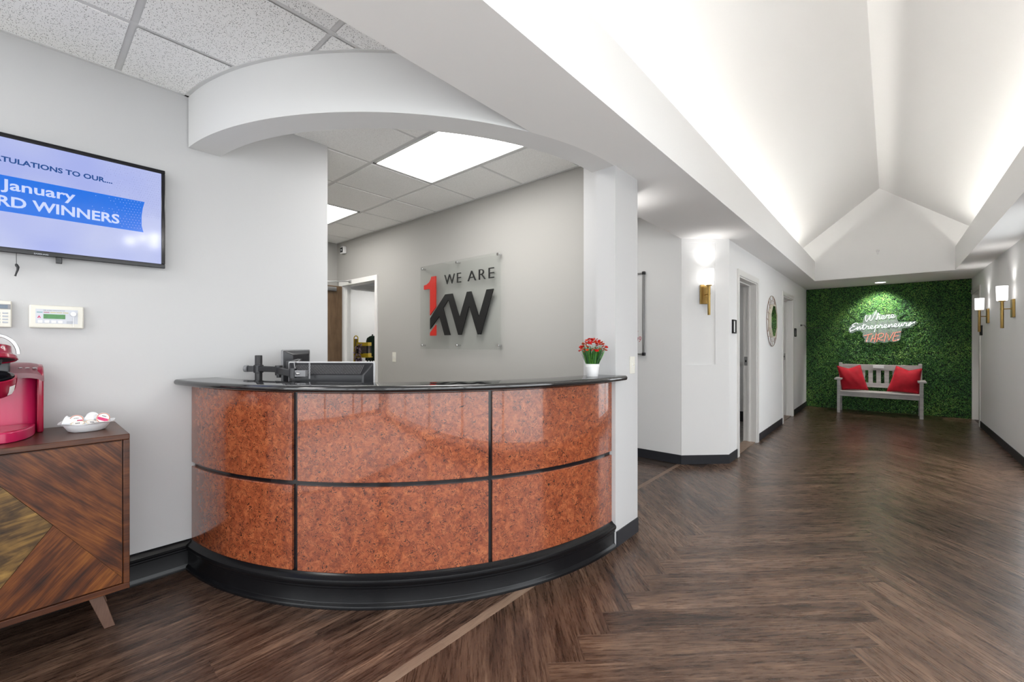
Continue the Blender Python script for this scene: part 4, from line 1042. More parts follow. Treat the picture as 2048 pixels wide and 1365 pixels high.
def pod(label, loc, rot, style):
    t = thing('coffee_pod', label, 'coffee pod', loc, 0, 'coffee pods in the foam bowl')
    RM = rot
    MB().lathe([(0.0001, -0.042), (0.0175, -0.042), (0.0185, -0.040), (0.0225, -0.004), (0.0245, -0.002), (0.0250, 0.0), (0.0245, 0.0012)], (0, 0, 0), 24).xf(RM).build('cup', M['foam'], t)
    ld = MB().lathe([(0.0001, 0.0013), (0.0242, 0.0013), (0.0245, 0.0008)], (0, 0, 0), 24).xf(RM).build('lid', M['podlid'], t)
    MB().lathe([(0.0205, 0.0016), (0.0238, 0.0016)], (0, 0, 0), 24).xf(RM).build('lid_ring', M['podrim'] if style == 'pink' else M['podtan'], ld)
    if style == 'pink':
        pts = [(0.0200 * cos(a), 0.0200 * sin(a)) for a in [pi + 0.12 + (pi - 0.75) * k / 10 for k in range(11)]]
        q = MB().prism([(-0.0195, 0.001), (-0.0195, -0.008), (-0.012, -0.0125), (0.012, -0.0125), (0.0195, -0.008), (0.0195, 0.001)], 'z', 0.0015, 0.0019).xf(RM); q.build('print_band', M['podpink'], ld)
        me, bb = text_mesh('DECAF', 0, 0.0)
        bpy.data.meshes.remove(me)
        q = MB()
        for k in range(4): q.box(-0.008 + k * 0.0042, -0.0052 + k * 0.0042, 0.007, 0.011, 0.0015, 0.0019)
        q.xf(RM).build('print_marks', M['ink'], ld)
    else:
        q = MB()
        for k in range(3): q.box(-0.007 + k * 0.005, -0.0035 + k * 0.005, -0.003, 0.005, 0.0015, 0.0019)
        q.xf(RM).build('print_marks', M['ink'], ld)
    return t
def face(dirv, roll=0.0):
    """rotation taking +z (lid) to dirv and +y to the upright direction"""
    z = Vector(dirv).normalized(); up = Vector((0, 0, 1)) if abs(z.z) < 0.95 else Vector((-1, 0, 0))
    x = up.cross(z).normalized(); y = z.cross(x)
    return Matrix((x, y, z)).transposed().to_4x4() @ Matrix.Rotation(roll, 4, 'Z')
to_cam = Vector((0.95, -0.1, 0.35))
pod('coffee pod with upright cerise lid, left in the foam bowl', (-2.848, 0.165, 0.965), face((0.95, -0.05, 0.25), 0.0), 'pink')
pod('coffee pod with tilted cerise lid, right in the foam bowl', (-2.815, 0.253, 0.968), face((0.95, 0.0, 0.22), -0.45), 'pink')
pod('coffee pod with tan lid facing up, front left in the foam bowl', (-2.822, 0.168, 0.952), face((0.35, -0.1, 0.9), 0.2), 'tan')
pod('coffee pod with tan lid facing up, front middle in the foam bowl', (-2.812, 0.215, 0.952), face((0.35, 0.25, 0.9), -0.4), 'tan')
pod('plain white coffee pod on its side behind the others', (-2.888, 0.222, 0.968), face((-0.9, 0.35, 0.1), 0.0), 'tan')
pod('plain white coffee pod lying at the left rim of the bowl', (-2.868, 0.128, 0.963), face((-0.3, -0.9, 0.3), 0.0), 'tan')

# ---- monitors and arm
def beam(mb, p0, p1, w, h):
    p0, p1 = Vector(p0), Vector(p1); d = (p1 - p0).normalized(); s_ = Vector((0, 0, 1)).cross(d).normalized() * w / 2; u = Vector((0, 0, h / 2))
    v = [p + a * s_ + b * u for p in (p0, p1) for a, b in ((-1, -1), (1, -1), (1, 1), (-1, 1))]
    return mb.add(v, [(0, 1, 2, 3), (4, 5, 6, 7), (0, 1, 5, 4), (1, 2, 6, 5), (2, 3, 7, 6), (3, 0, 4, 7)])
def monitor(label, loc, rz, w, h, dep, edge_m, vents=True):
    """local: back faces -y, screen +y, origin bottom middle"""
    t = thing('monitor', label, 'monitor', loc, rz, 'monitors behind the reception counter')
    wire_bevel(MB().box(-w / 2, w / 2, 0.0, 0.016, 0, h).build('front_frame', edge_m, t), 0.009, 3)
    MB().box(-w / 2 + 0.02, w / 2 - 0.02, 0.0155, 0.0168, 0.02, h - 0.02).build('screen', M['blackg'], t)
    a, b, c = 0.004, 0.05, (0.075 if vents else 0.03)
    v = [(-w / 2 + a, 0.001, a), (w / 2 - a, 0.001, a), (w / 2 - a, 0.001, h - a), (-w / 2 + a, 0.001, h - a),
         (-w / 2 + b, -dep, b * 0.8), (w / 2 - b, -dep, b * 0.8), (w / 2 - b, -dep, h - c), (-w / 2 + b, -dep, h - c)]
    wire_bevel(MB().add(v, [(0, 1, 2, 3), (4, 5, 6, 7), (0, 1, 5, 4), (1, 2, 6, 5), (2, 3, 7, 6), (3, 0, 4, 7)]).build('back_shell', M['blackp'], t), 0.006, 3)
    if vents:
        vb = MB(); n = 44
        for k in range(n):
            x = -w / 2 + 0.055 + (w - 0.12) * k / (n - 1)
            P = []
            for t_ in (0.22, 0.92):
                P.append((x + (0.006 if t_ < 0.5 else -0.004), 0.001 + (-dep - 0.001) * t_ - 0.0012, h - a + (a - c) * t_ + 0.0008))
            vb.tube(P, 0.0017, 4)
        vb.build('vent_slats', mat('grey_vent_edge', (0.15, 0.15, 0.155), 0.4), t)
    return t
mpos = F2 * 2.49 + R2 * ((659.5 - 1024) / 859.5 * 2.47)
monitor('wide black monitor seen from behind with a row of vents at the counter', (mpos.x, mpos.y, 0.892), 0.7207 - 0.02, 0.507, 0.327, 0.052, mat('silver_grey_plastic', (0.5, 0.5, 0.51), 0.35))
m2 = (Vector((-2.884, 1.087, 0)) + Vector((-2.985, 1.295, 0))) / 2
monitor('small dark monitor turned side-on behind the wide monitor', (m2.x + 0.005, m2.y, 1.04), 0.7207 + radians(72) - 0.0, 0.235, 0.245, 0.035, M['greyp'], False)

ma = thing('monitor_mount', 'black pole with jointed twin monitor arm behind the counter', 'monitor arm', (-2.978, 0.978, 0.75))
MB().lathe([(0.0001, 0.0), (0.05, 0.0), (0.05, 0.012), (0.021, 0.014), (0.021, 0.496), (0.019, 0.50), (0.0001, 0.50)], (0, 0, 0), 24).build('pole', M['blackp'], ma)
cr = MB().lathe([(0.022, 0.39), (0.028, 0.392), (0.028, 0.438), (0.022, 0.44)], (0, 0, 0), 24)
beam(cr, (-0.008, -0.008, 0.415), (-0.055, -0.05, 0.415), 0.034, 0.036); cr.build('collar', M['blackp'], ma)
MB().cyl(0.021, 0, 0.02, (0, 0, 0), 'x', 18).xf(Matrix.Translation((-0.055, -0.06, 0.417)) @ Matrix.Rotation(0.72, 4, 'Z')).build('clamp_knob', M['greyp'], ma)
O_ = Vector((-2.978, 0.978, 0.75))
j1 = Vector((-2.795, 1.030, 1.166)) - O_; j2 = Vector((-2.515, 1.000, 1.156)) - O_
wire_bevel(beam(MB(), (0.01, 0.0, 0.416), j1, 0.03, 0.034).build('upper_link', M['blackp'], ma), 0.004)
MB().cyl(0.021, -0.035, 0.024, j1, 'z', 20).cyl(0.013, -0.05, -0.035, j1, 'z', 14).build('elbow_joint', M['blackp'], ma)
wire_bevel(beam(MB(), j1 + Vector((0, 0, -0.006)), j2, 0.032, 0.040).build('fore_link', M['blackp'], ma), 0.004)
wj = MB().cyl(0.02, -0.025, 0.028, j2, 'z', 20); wj.build('wrist_joint', M['blackp'], ma)
br_ = MB(); beam(br_, j2 + Vector((0.015, 0.012, 0)), j2 + Vector((0.062, 0.05, 0)), 0.028, 0.034)
bk_ = br_.build('swivel_bracket', M['greyp'], ma)
MB().cyl(0.008, -0.03, -0.014, j2 + Vector((0.040, 0.03, 0)), 'y', 14).build('pivot_bolt', M['chrome'], bk_)
MB().tube([j2 + Vector((0.075, 0.060, -0.03)), j2 + Vector((0.075, 0.060, 0.06))], 0.0045, 8).build('tension_rod', M['greyp'], ma)
hd2 = Vector((-2.655, 1.055, 1.196)) - O_
MB().rbox(hd2.x - 0.03, hd2.x + 0.03, hd2.y - 0.03, hd2.y + 0.03, hd2.z - 0.028, hd2.z + 0.024, 0.005).build('rear_arm_joint', M['blackp'], ma)
beam(MB(), hd2 + Vector((0, 0, 0.018)), Vector((-2.71, 1.12, 1.222)) - O_, 0.026, 0.016).build('rear_link', M['blackp'], ma)
MB().tube([j2 + Vector((-0.02, 0.02, 0.02)), (j2 + hd2) / 2 + Vector((0.02, 0, 0.035)), Vector((-2.66, 1.10, 1.225)) - O_], 0.003, 6).build('cable', M['greyp'], ma)

# ---- flower pot on the counter
fp = thing('potted_flowers', 'small white pot of red flowers on the right end of the counter', 'flower pot', (-1.392, 2.345, 1.1175))
MB().lathe([(0.0001, 0.0), (0.0335, 0.0), (0.035, 0.002), (0.0405, 0.060), (0.0425, 0.061), (0.0435, 0.079), (0.041, 0.080), (0.039, 0.066), (0.0001, 0.064)], (0, 0, 0), 28).build('pot', M['white'], fp)
rf = random.Random(11)
bl_ = MB(); dk = MB()
def blade(mb, p0, p1, w):
    p0, p1 = Vector(p0), Vector(p1); mid = (p0 + p1) / 2 + Vector((rf.uniform(-.004, .004), rf.uniform(-.004, .004), 0.004))
    s_ = Vector((rf.uniform(-1, 1), rf.uniform(-1, 1), 0)).normalized() * w
    mb.add([p0 - s_ * .6, p0 + s_ * .6, mid + s_, p1, mid - s_], [(0, 1, 2, 4), (4, 2, 3)])
heads = []
for i in range(420):
    a = rf.uniform(0, 2 * pi); r0 = 0.036 * sqrt(rf.random()); t_ = rf.random()
    lean = rf.uniform(0.25, 1.0); h = rf.uniform(0.05, 0.125) if i < 330 else rf.uniform(0.11, 0.165)
    p0 = (r0 * cos(a), r0 * sin(a), 0.066)
    rr = r0 + lean * 0.055 * (h / 0.12); p1 = (rr * cos(a), rr * sin(a), 0.07 + h)
    blade(bl_ if rf.random() < 0.62 else dk, p0, p1, rf.uniform(0.0012, 0.0026))
for i in range(74):
    a = i * 2.39996; q = sqrt((i + 0.5) / 74); rr = 0.088 * q
    z = 0.245 - 0.075 * q ** 2 + rf.uniform(-0.03, 0.012)
    heads.append((rr * cos(a), rr * sin(a), z)); blade(dk, (0.25 * rr * cos(a), 0.25 * rr * sin(a), 0.066), heads[-1], 0.0012)
bl_.build('grass_blades', M['grassleaf'], fp)['kind'] = 'stuff'
dk.build('stems', M['darkleaf'], fp)['kind'] = 'stuff'
for i, hpos in enumerate(heads):
    mb = MB(); R0 = rf.uniform(0.010, 0.015) if i % 5 else 0.006
    nrm = Matrix.Rotation(rf.uniform(-0.6, 0.6), 4, 'X') @ Matrix.Rotation(rf.uniform(-0.6, 0.6), 4, 'Y')
    for k in range(7):
        for lay in (0, 1):
            a = 2 * pi * (k + 0.5 * lay) / 7; r1 = R0 * (1 - 0.35 * lay); zz_ = 0.003 + 0.004 * lay
            v = [(0, 0, 0), (r1 * .7 * cos(a - .5), r1 * .7 * sin(a - .5), zz_ * .5), (r1 * cos(a), r1 * sin(a), zz_), (r1 * .7 * cos(a + .5), r1 * .7 * sin(a + .5), zz_ * .5)]
            mb.add([nrm @ Vector(p) for p in v], [(0, 1, 2, 3)])
    mb.move(hpos).build('flower_head', M['petal'] if i % 3 else M['petal2'], fp)

# ---- switches and camera
def switch(label, loc, rz):
    t = thing('light_switch', label, 'light switch', loc, rz)
    wire_bevel(MB().box(0, 0.006, -0.036, 0.036, -0.059, 0.059).build('cover_plate', M['ivory'], t), 0.002)
    MB().box(0.006, 0.0075, -0.006, 0.006, -0.014, 0.014).build('slot', M['white'], t)
    MB().box(-0.003, 0.016, -0.004, 0.004, -0.006, 0.006).xf(Matrix.Translation((0.006, 0, 0.002)) @ Matrix.Rotation(-0.5, 4, 'Y')).build('toggle', M['ivory'], t)
    for z in (-0.03, 0.03): MB().cyl(0.003, 0.006, 0.0068, (0, 0, z), 'x', 10).build('screw', M['white'], t)
switch('cream light switch on the hall side of the white pillar', (XL, 2.772, 1.176), 0)
switch('cream light switch on the grey wall right of the office door', (-4.572, YB, 1.162), -pi / 2)
t = thing('security_camera', 'tiny white security camera with black lens high in the grey corner', 'camera', (-5.80, YB, 2.648), -pi / 2)
wire_bevel(MB().box(0, 0.05, -0.05, 0.05, -0.05, 0.05).build('housing', M['white'], t), 0.012, 3)
MB().box(0.049, 0.053, -0.034, 0.034, -0.034, 0.034).build('face', M['blackg'], t)
MB().lathe([(0.0001, 0.062), (0.008, 0.060), (0.012, 0.052)], (0, 0, 0), 14, 'x').build('lens', M['chrome'], t)

# ---- acrylic sign
sg_ = thing('acrylic_sign', 'clear acrylic sign with red numeral and black letters on the grey wall', 'sign', (-3.37, YB, 1.73))
def sl(p): return (p[0] + 3.37, p[1] - 1.73)
MB().box(-0.618, 0.613, -0.046, -0.038, -0.462, 0.462).build('acrylic_panel', M['clear'], sg_)
for x, z in ((-0.584, 0.435), (0.0, 0.438), (0.587, 0.441), (-0.584, -0.424), (0.002, -0.424), (0.588, -0.424)):
    MB().lathe([(0.0001, -0.056), (0.012, -0.056), (0.014, -0.053), (0.014, -0.046), (0.010, -0.046), (0.010, 0.0)], (x, 0, z), 18, 'y').build('standoff', M['chrome'], sg_)
one = [(-3.911, 1.975), (-3.862, 1.981), (-3.815, 2.004), (-3.79, 2.035), (-3.78, 2.06), (-3.703, 2.06), (-3.703, 1.722), (-3.802, 1.638), (-3.802, 1.929), (-3.911, 1.929)]
one2 = [(-3.70, 1.531), (-3.70, 1.413), (-3.802, 1.413), (-3.802, 1.446)]
kw = [(-3.545, 1.849), (-3.43, 1.849), (-3.318, 1.594), (-3.207, 1.849), (-3.145, 1.849), (-3.036, 1.59), (-2.929, 1.849), (-2.836, 1.849), (-3.008, 1.415), (-3.052, 1.415), (-3.176, 1.708), (-3.29, 1.415), (-3.338, 1.415), (-3.494, 1.787), (-3.58, 1.708), (-3.463, 1.415), (-3.556, 1.415), (-3.643, 1.62), (-3.802, 1.485), (-3.802, 1.602)]
MB().prism([sl(p) for p in one], 'y', -0.056, -0.046).build('numeral', M['red'], sg_)
MB().prism([sl(p) for p in one2], 'y', -0.056, -0.046).build('numeral_foot', M['red'], sg_)
MB().prism([sl(p) for p in kw], 'y', -0.056, -0.046).build('letters', M['black'], sg_)
for w_, b_ in (('WE', (-3.559, -3.299)), ('ARE', (-3.198, -2.832))):
    text_obj('lettering', w_, M['black'], sg_, lambda u, v, w: Vector((u + 3.37, -0.051 - w, v - 1.73)), (b_[0], b_[1], 1.954, 2.055), thick=0.005, bold=-0.014, spacing=1.22)

# ---- store room things seen through the office door
def at(u, D): return F2 * D + R2 * ((u - 1024) / 859.5 * D)
q = at(728, 7.35)
ys = thing('yellow_rack', 'yellow metal rack with grey panel in the room behind the door', 'rack', (q.x, q.y, 0), 0.7207)
for z in (1.29, 1.105, 0.62):
    wire_bevel(MB().box(-0.10, 0.10, -0.09, 0.09, z, z + 0.06).build('shelf', M['yellow'], ys), 0.004)
MB().box(-0.085, 0.085, -0.07, 0.07, 1.165, 1.29).build('panel', M['brownbox'], ys)
MB().box(-0.115, 0.115, -0.1, 0.1, 1.092, 1.105).build('tray', M['yellow'], ys)
MB().prism([(-0.03, 1.178), (0.0, 1.150), (0.03, 1.178), (0.022, 1.178), (0.0, 1.16), (-0.022, 1.178)], 'y', -0.096, -0.09).build('notch', M['black'], ys)
for x in (-0.085, 0.085):
    for y in (-0.08, 0.08): MB().box(x - 0.01, x + 0.01, y - 0.008, y + 0.008, 0, 1.3).build('leg', M['black'], ys)
q = at(745, 7.85)
ct_ = thing('hanging_coat', 'dark green coat hanging beside the yellow rack', 'coat', (q.x, q.y, 0), 0.7207)
mb = MB(); vs = []; n = 20
for z, w_, d_ in ((1.02, 0.13, 0.06), (1.2, 0.125, 0.06), (1.38, 0.115, 0.05), (1.43, 0.10, 0.04), (1.465, 0.05, 0.03), (1.475, 0.02, 0.015)):
    for k in range(n):
        a = 2 * pi * k / n; f_ = 1 + 0.12 * sin(5 * a)
        vs.append((w_ * cos(a) * f_, d_ * sin(a) * f_, z))
mb.add(vs, [(i * n + k, i * n + (k + 1) % n, (i + 1) * n + (k + 1) % n, (i + 1) * n + k) for i in range(5) for k in range(n)], True)
mb.build('coat_body', M['coat'], ct_)
MB().tube([(0, 0, 0), (0, 0, 1.5)], 0.012, 8).cyl(0.12, 0, 0.02, (0, 0, 0), 'z', 20).build('coat_stand', M['black'], ct_)
q = at(712, 7.3)
ar = thing('arched_frame', 'narrow golden arched frame at the left of the yellow rack', 'frame', (q.x, q.y, 0), 0.7207)
apts = [(-0.033, 0, 0.0), (-0.033, 0, 1.40)] + [(-0.033 * cos(pi * k / 8), 0, 1.42 + 0.04 * sin(pi * k / 8)) for k in range(9)] + [(0.033, 0, 1.40), (0.033, 0, 0.0)]
MB().tube(apts, 0.009, 6).build('hoop', M['yellow'], ar)
MB().box(-0.026, 0.026, 0.0, 0.012, 0.02, 1.41).build('inset', M['gold'], ar)
q = at(717, 7.2)
gl = thing('blossom_branch', 'branch of mauve and white blossom in front of the golden arch', 'flowers', (q.x, q.y, 0), 0.7207)
rg = random.Random(5); pe = MB(); st = MB()
st.tube([(0.02, 0, 0.5), (-0.02, 0, 0.9), (0.03, 0, 1.1), (0.0, 0, 1.3)], 0.006, 6)
for i in range(60):
    z = rg.uniform(0.95, 1.32); x = rg.uniform(-0.075, 0.055); y = rg.uniform(-0.04, 0.04)
    s_ = rg.uniform(0.008, 0.014)
    st.tube([(0, 0, z - 0.02), (x, y, z)], 0.004, 5)
    for k in range(5):
        a = 2 * pi * k / 5
        pe.add([(x, y - 0.002, z), (x + s_ * cos(a - .5), y - .006, z + s_ * sin(a - .5)), (x + 1.3 * s_ * cos(a), y - .004, z + 1.3 * s_ * sin(a)), (x + s_ * cos(a + .5), y - .006, z + s_ * sin(a + .5))], [(0, 1, 2, 3)])
pe.build('blossoms', M['petalp'], gl)['kind'] = 'stuff'; st.build('stems', M['stemd'], gl)
t = thing('wall_pipe_box', 'white box hanging by the head of the inner doorway', 'box', (-5.93, 3.72, 2.02))
wire_bevel(MB().box(0.0, 0.06, -0.06, 0.06, 0.0, 0.26).build('casing', M['white'], t), 0.004)
sl2 = bpy.data.lights.new('lamp', 'AREA'); sl2.energy = 26; sl2.size = 0.6
t = thing('store_ceiling_light', 'ceiling light of the room behind the door, out of view', 'ceiling light', (-6.9, 4.6, 2.55))  # hidden fitting added to light the store room
wire_bevel(MB().box(-0.3, 0.3, -0.3, 0.3, -0.03, 0.0).build('housing', M['white'], t), 0.004)
MB().box(-0.28, 0.28, -0.28, 0.28, -0.034, -0.03).build('diffuser', M['troffer'], t)

# ---- whiteboard in the passage
wbd = thing('whiteboard', 'whiteboard edge with black corner caps in the passage behind the pillar', 'whiteboard', (-2.75, 4.77, 1.21))
MB().box(-0.60, 0.60, -0.016, -0.002, 0.0, 0.93).build('board', M['white'], wbd)
fm = MB().box(-0.615, -0.598, -0.03, 0, 0, 0.93).box(0.598, 0.615, -0.03, 0, 0, 0.93).box(-0.6, 0.6, -0.03, 0, -0.012, 0.004).box(-0.6, 0.6, -0.03, 0, 0.926, 0.942)
wire_bevel(fm.build('frame', M['nickel'], wbd), 0.003)
for x in (-0.61, 0.61):
    for z in (-0.005, 0.935): wire_bevel(MB().box(x - 0.018, x + 0.018, -0.035, 0, z - 0.018, z + 0.018).build('corner_cap', M['blackp'], wbd), 0.006)
text_obj('pen_note', '09', mat('red_pen', (0.5, 0.12, 0.16), 0.6), wbd, lambda u, v, w: Vector((u, -0.0165, v)), (0.50, 0.575, 0.135, 0.20), shear=0.1)
MB().tube([(0.52, -0.0165, 0.26), (0.545, -0.0165, 0.262)], 0.0015, 4).build('pen_dash', mat('red_pen_dash', (0.5, 0.15, 0.18), 0.6), wbd)

# ---- door plaques
def plaque(label, loc, rz):
    t = thing('door_plaque', label, 'plaque', loc, rz, 'black framed door plaques')
    f_ = MB().box(0, 0.02, -0.065, -0.052, -0.078, 0.078).box(0, 0.02, 0.052, 0.065, -0.078, 0.078).box(0, 0.02, -0.052, 0.052, -0.078, -0.064).box(0, 0.02, -0.052, 0.052, 0.064, 0.078)
    wire_bevel(f_.build('frame', M['black'], t), 0.002)
    MB().box(0.001, 0.008, -0.052, 0.052, -0.064, 0.064).build('mat_board', M['paper'], t)
    pr = MB()
    for k in range(6): pr.box(0.008, 0.0084, -0.018 + (k % 2) * 0.004, 0.02 - (k % 3) * 0.004, 0.035 - k * 0.014, 0.0385 - k * 0.014)
    pr.build('print', M['lightgrey'], t)
plaque('black framed plaque left of the first hall doorway, by the sconce', (XL, 5.335, 1.52), 0)
plaque('black framed plaque right of the second hall doorway, near the hedge', (XL, 9.57, 1.538), 0)
plaque('black framed plaque on the right wall beside the far doorway', (XR, 9.93, 1.535), pi)

# ---- oval wire mirror
mr_ = thing('wire_mirror', 'octagonal mirror in a round wire frame between the hall doorways', 'mirror', (XL, 7.43, 1.665))
ring = lambda r, x: [(x, r * cos(2 * pi * k / 48), r * sin(2 * pi * k / 48)) for k in range(48)]
MB().tube(ring(0.378, 0.012), 0.0045, 6, closed=True).build('outer_ring', M['wire'], mr_)
r2 = MB(); pts = [(0.018, (0.30 + 0.03 * (k % 2)) * cos(2 * pi * k / 16), (0.30 + 0.03 * (k % 2)) * sin(2 * pi * k / 16)) for k in range(16)]
r2.tube(pts, 0.003, 6, closed=True)
for k in range(16):
    a = 2 * pi * k / 16; b = a + (0.09 if k % 2 else -0.09)
    r2.tube([(0.012, 0.378 * cos(b), 0.378 * sin(b)), (0.018, 0.315 * cos(a), 0.315 * sin(a)), (0.02, 0.25 * cos(a), 0.25 * sin(a))], 0.003, 5)
r2.build('wire_lattice', M['wire'], mr_)
o8 = [(0.255 * cos(pi / 8 + k * pi / 4), 0.265 * sin(pi / 8 + k * pi / 4)) for k in range(8)]
i8 = [(0.235 * cos(pi / 8 + k * pi / 4), 0.245 * sin(pi / 8 + k * pi / 4)) for k in range(8)]
fb_ = MB(); v = [(0.0, *p) for p in o8] + [(0.042, *p) for p in o8] + [(0.042, *p) for p in i8] + [(0.036, *p) for p in i8]
fb_.add(v, [(a * 8 + k, a * 8 + (k + 1) % 8, (a + 1) * 8 + (k + 1) % 8, (a + 1) * 8 + k) for a in range(3) for k in range(8)])
fb_.build('octagon_frame', M['cream'], mr_)
MB().prism(i8, 'x', 0.030, 0.0365).build('glass', M['mirror'], mr_)

# ---- outlet with the neon sign's lead
ot = thing('wall_outlet', 'white outlet with black lead on the hall wall beside the hedge', 'outlet', (XL, 10.19, 1.705))
wire_bevel(MB().box(0, 0.006, -0.036, 0.036, -0.058, 0.058).build('cover_plate', M['white'], ot), 0.002)
MB().rbox(0.006, 0.035, -0.015, 0.015, -0.026, 0.004, 0.004).build('plug', M['blackp'], ot)
MB().tube([(0.03, 0.0, -0.01), (0.06, 0.10, -0.005), (0.05, 0.30, -0.03), (0.04, 0.55, -0.045), (0.03, 0.84, -0.04)], 0.005, 6).build('lead', M['blackp'], ot)

# ================================================================== HEDGE WALL, NEON, BENCH
hg = thing('hedge_wall', 'artificial green boxwood hedge covering the end wall', 'hedge', (-0.12, 11.075, 0))
MB().box(-1.212, 1.207, -0.03, 0.003, 0.0, ZS).build('backing_mat', M['leafback'], hg)
rl = random.Random(2)
lv = []; lf = []
NL = 70000
for i in range(NL):
    x = rl.uniform(-1.21, 1.205); z = rl.uniform(0.0, ZS - 0.004)
    # tufts: leaves stand proud in clumps
    bump_ = 0.5 + 0.25 * sin(x * 41 + 2.3 * sin(z * 23)) + 0.25 * sin(z * 47 + 1.7 * sin(x * 29))
    y = -0.028 - 0.042 * bump_ * rl.random() ** 0.6
    a = rl.uniform(0, 2 * pi); t_ = rl.uniform(-0.9, 0.9); L = rl.uniform(0.015, 0.025); w_ = L * 0.52
    d = Vector((cos(a), -0.55 * abs(t_), sin(a))).normalized(); s_ = Vector((-sin(a), -0.3 + t_ * 0.5, cos(a))).normalized()
    c = Vector((x, y, z)); k = len(lv)
    lv += [tuple(c - d * L * .5), tuple(c + s_ * w_ * .5 + Vector((0, -.002, 0))), tuple(c + d * L * .5), tuple(c - s_ * w_ * .5 + Vector((0, -.002, 0)))]
    lf.append((k, k + 1, k + 2, k + 3))
me = bpy.data.meshes.new('leaves'); me.from_pydata(lv, [], lf); me.update(); me.materials.append(M['leaf'])
lo = bpy.data.objects.new('leaves', me); COL.objects.link(lo); lo.parent = hg; lo['kind'] = 'stuff'

ns = thing('neon_sign', 'neon script sign in white and coral on the green hedge', 'neon sign', (-0.11, 10.99, 1.66))
def npx(px, py): return (-0.675 + px * 0.00057 + 0.11, 2.065 - px * 0.0000322 - py * 0.000789 - 1.66)
plate = [(90, 600), (130, 655), (200, 660), (300, 605), (420, 590), (490, 640), (485, 740), (545, 785), (530, 870), (600, 885), (660, 872), (800, 900), (900, 850), (1040, 870), (1200, 830), (1340, 840), (1455, 770), (1478, 600), (1500, 505), (1700, 480), (1800, 420), (1885, 360), (1830, 325), (1500, 350), (1410, 345), (1372, 280), (1375, 195), (1300, 160), (1000, 180), (900, 150), (850, 105), (780, 110), (735, 180), (550, 190), (500, 300), (490, 385), (350, 400), (200, 420), (110, 520)]
MB().prism([npx(*p) for p in plate], 'y', -0.012, -0.006).build('clear_backing', M['clearedge'], ns)
for px_, py_ in ((150, 620), (1800, 370), (620, 230), (1300, 220), (600, 840), (1400, 790)):
    a, b = npx(px_, py_); MB().cyl(0.006, -0.016, 0.02, (a, 0, b), 'y', 10).build('standoff', M['chrome'], ns)
LT = {
 'W': ([[(0, 1.9), (-.08, .9), (.12, 0), (.35, .15), (.75, 1.2), (.85, 1.7), (.78, .5), (1.0, 0), (1.3, .5), (1.65, 1.8), (1.85, 2.7), (2.0, 2.75)]], 1.95),
 'E': ([[(1.55, 1.9), (1.25, 2.25), (.65, 2.0), (.5, 1.5), (1.0, 1.25), (.45, 1.05), (.02, .4), (.25, -.15), (.8, .05), (1.4, .5)]], 1.4),
 'h': ([[(0, .2), (.35, 1.4), (.42, 2.0), (.28, 1.7), (.15, .0), (.45, .9), (.68, .8), (.65, .1), (.95, .2)]], .95),
 'e': ([[(0, .15), (.45, .45), (.55, .8), (.32, 1.0), (.1, .55), (.25, .05), (.5, 0), (.9, .25)]], .9),
 'r': ([[(0, .25), (.22, 1.1), (.3, .85), (.6, .85), (.52, .2), (.65, 0), (.88, .25)]], .85),
 'n': ([[(0, .3), (.15, .95), (.15, 0), (.5, .9), (.7, .85), (.7, .1), (1.0, .3)]], 1.0),
 't': ([[(0, .3), (.32, 1.3), (.36, 1.7), (.25, .2), (.42, 0), (.78, .3)], [(.0, 1.2), (.85, 1.4)]], .78),
 'p': ([[(0, .3), (.25, 1.0), (.12, -1.1)], [(.15, .2), (.35, .85), (.65, 1.0), (.75, .6), (.5, .1), (.9, .3)]], .9),
 'u': ([[(0, .3), (.15, .95), (.14, .2), (.35, 0), (.65, .9), (.64, .15), (.9, .2)]], .9),
 's': ([[(0, .2), (.45, 1.05), (.5, .5), (.25, .0), (.02, .2), (.5, .45), (1.25, 1.1)]], 1.2)}
def smooth(pts, n=5):
    out = []
    for i in range(len(pts) - 1):
        p0, p1, p2, p3 = pts[max(i - 1, 0)], pts[i], pts[i + 1], pts[min(i + 2, len(pts) - 1)]
        for k in range(n):
            t = k / n
            out.append(tuple(0.5 * (2 * p1[c] + (p2[c] - p0[c]) * t + (2 * p0[c] - 5 * p1[c] + 4 * p2[c] - p3[c]) * t * t + (3 * p1[c] - p0[c] - 3 * p2[c] + p3[c]) * t ** 3) for c in (0, 1)))
    return out + [pts[-1]]
def script_word(word, x0, y0, x1, y1, vx):
    tot = sum(LT[c][1] for c in word); k = (x1 - x0) / tot; sl_ = (y1 - y0) / (x1 - x0); x = x0; mb = MB()
    for c in word:
        for s_ in LT[c][0]:
            pts = []
            for a, b in smooth(s_):
                px = x + a * k + b * vx * 0.12; py = y0 + (px - x0) * sl_ - b * vx
                u, w = npx(px, py); pts.append((u, -0.020, w))
            mb.tube(pts, 0.0036, 6)
        x += LT[c][1] * k
    return mb
script_word('Where', 560, 348, 1330, 245, 80).build('script_word', M['neonw'], ns)
script_word('Entrepreneurs', 130, 590, 1800, 425, 78).build('script_word', M['neonw'], ns)
TH = [[(515, 712), (740, 655)], [(640, 682), (580, 860)], [(765, 690), (700, 850)], [(850, 640), (795, 858)], [(715, 785), (835, 765)], [(910, 660), (855, 850)], [(870, 690), (960, 640), (1030, 650), (1015, 715), (895, 775)], [(895, 775), (960, 805), (1025, 800)], [(1110, 622), (1050, 838)], [(1140, 655), (1165, 805), (1290, 600)], [(1330, 605), (1270, 800), (1330, 800), (1430, 765)], [(1320, 608), (1470, 588)], [(1300, 700), (1420, 680)]]
tm = MB()
for s_ in TH:
    pts = smooth(s_, 4) if len(s_) > 3 else s_
    tm.tube([(npx(*p)[0], -0.020, npx(*p)[1]) for p in pts], 0.0038, 6)
tm.build('block_word', M['neonr'], ns)
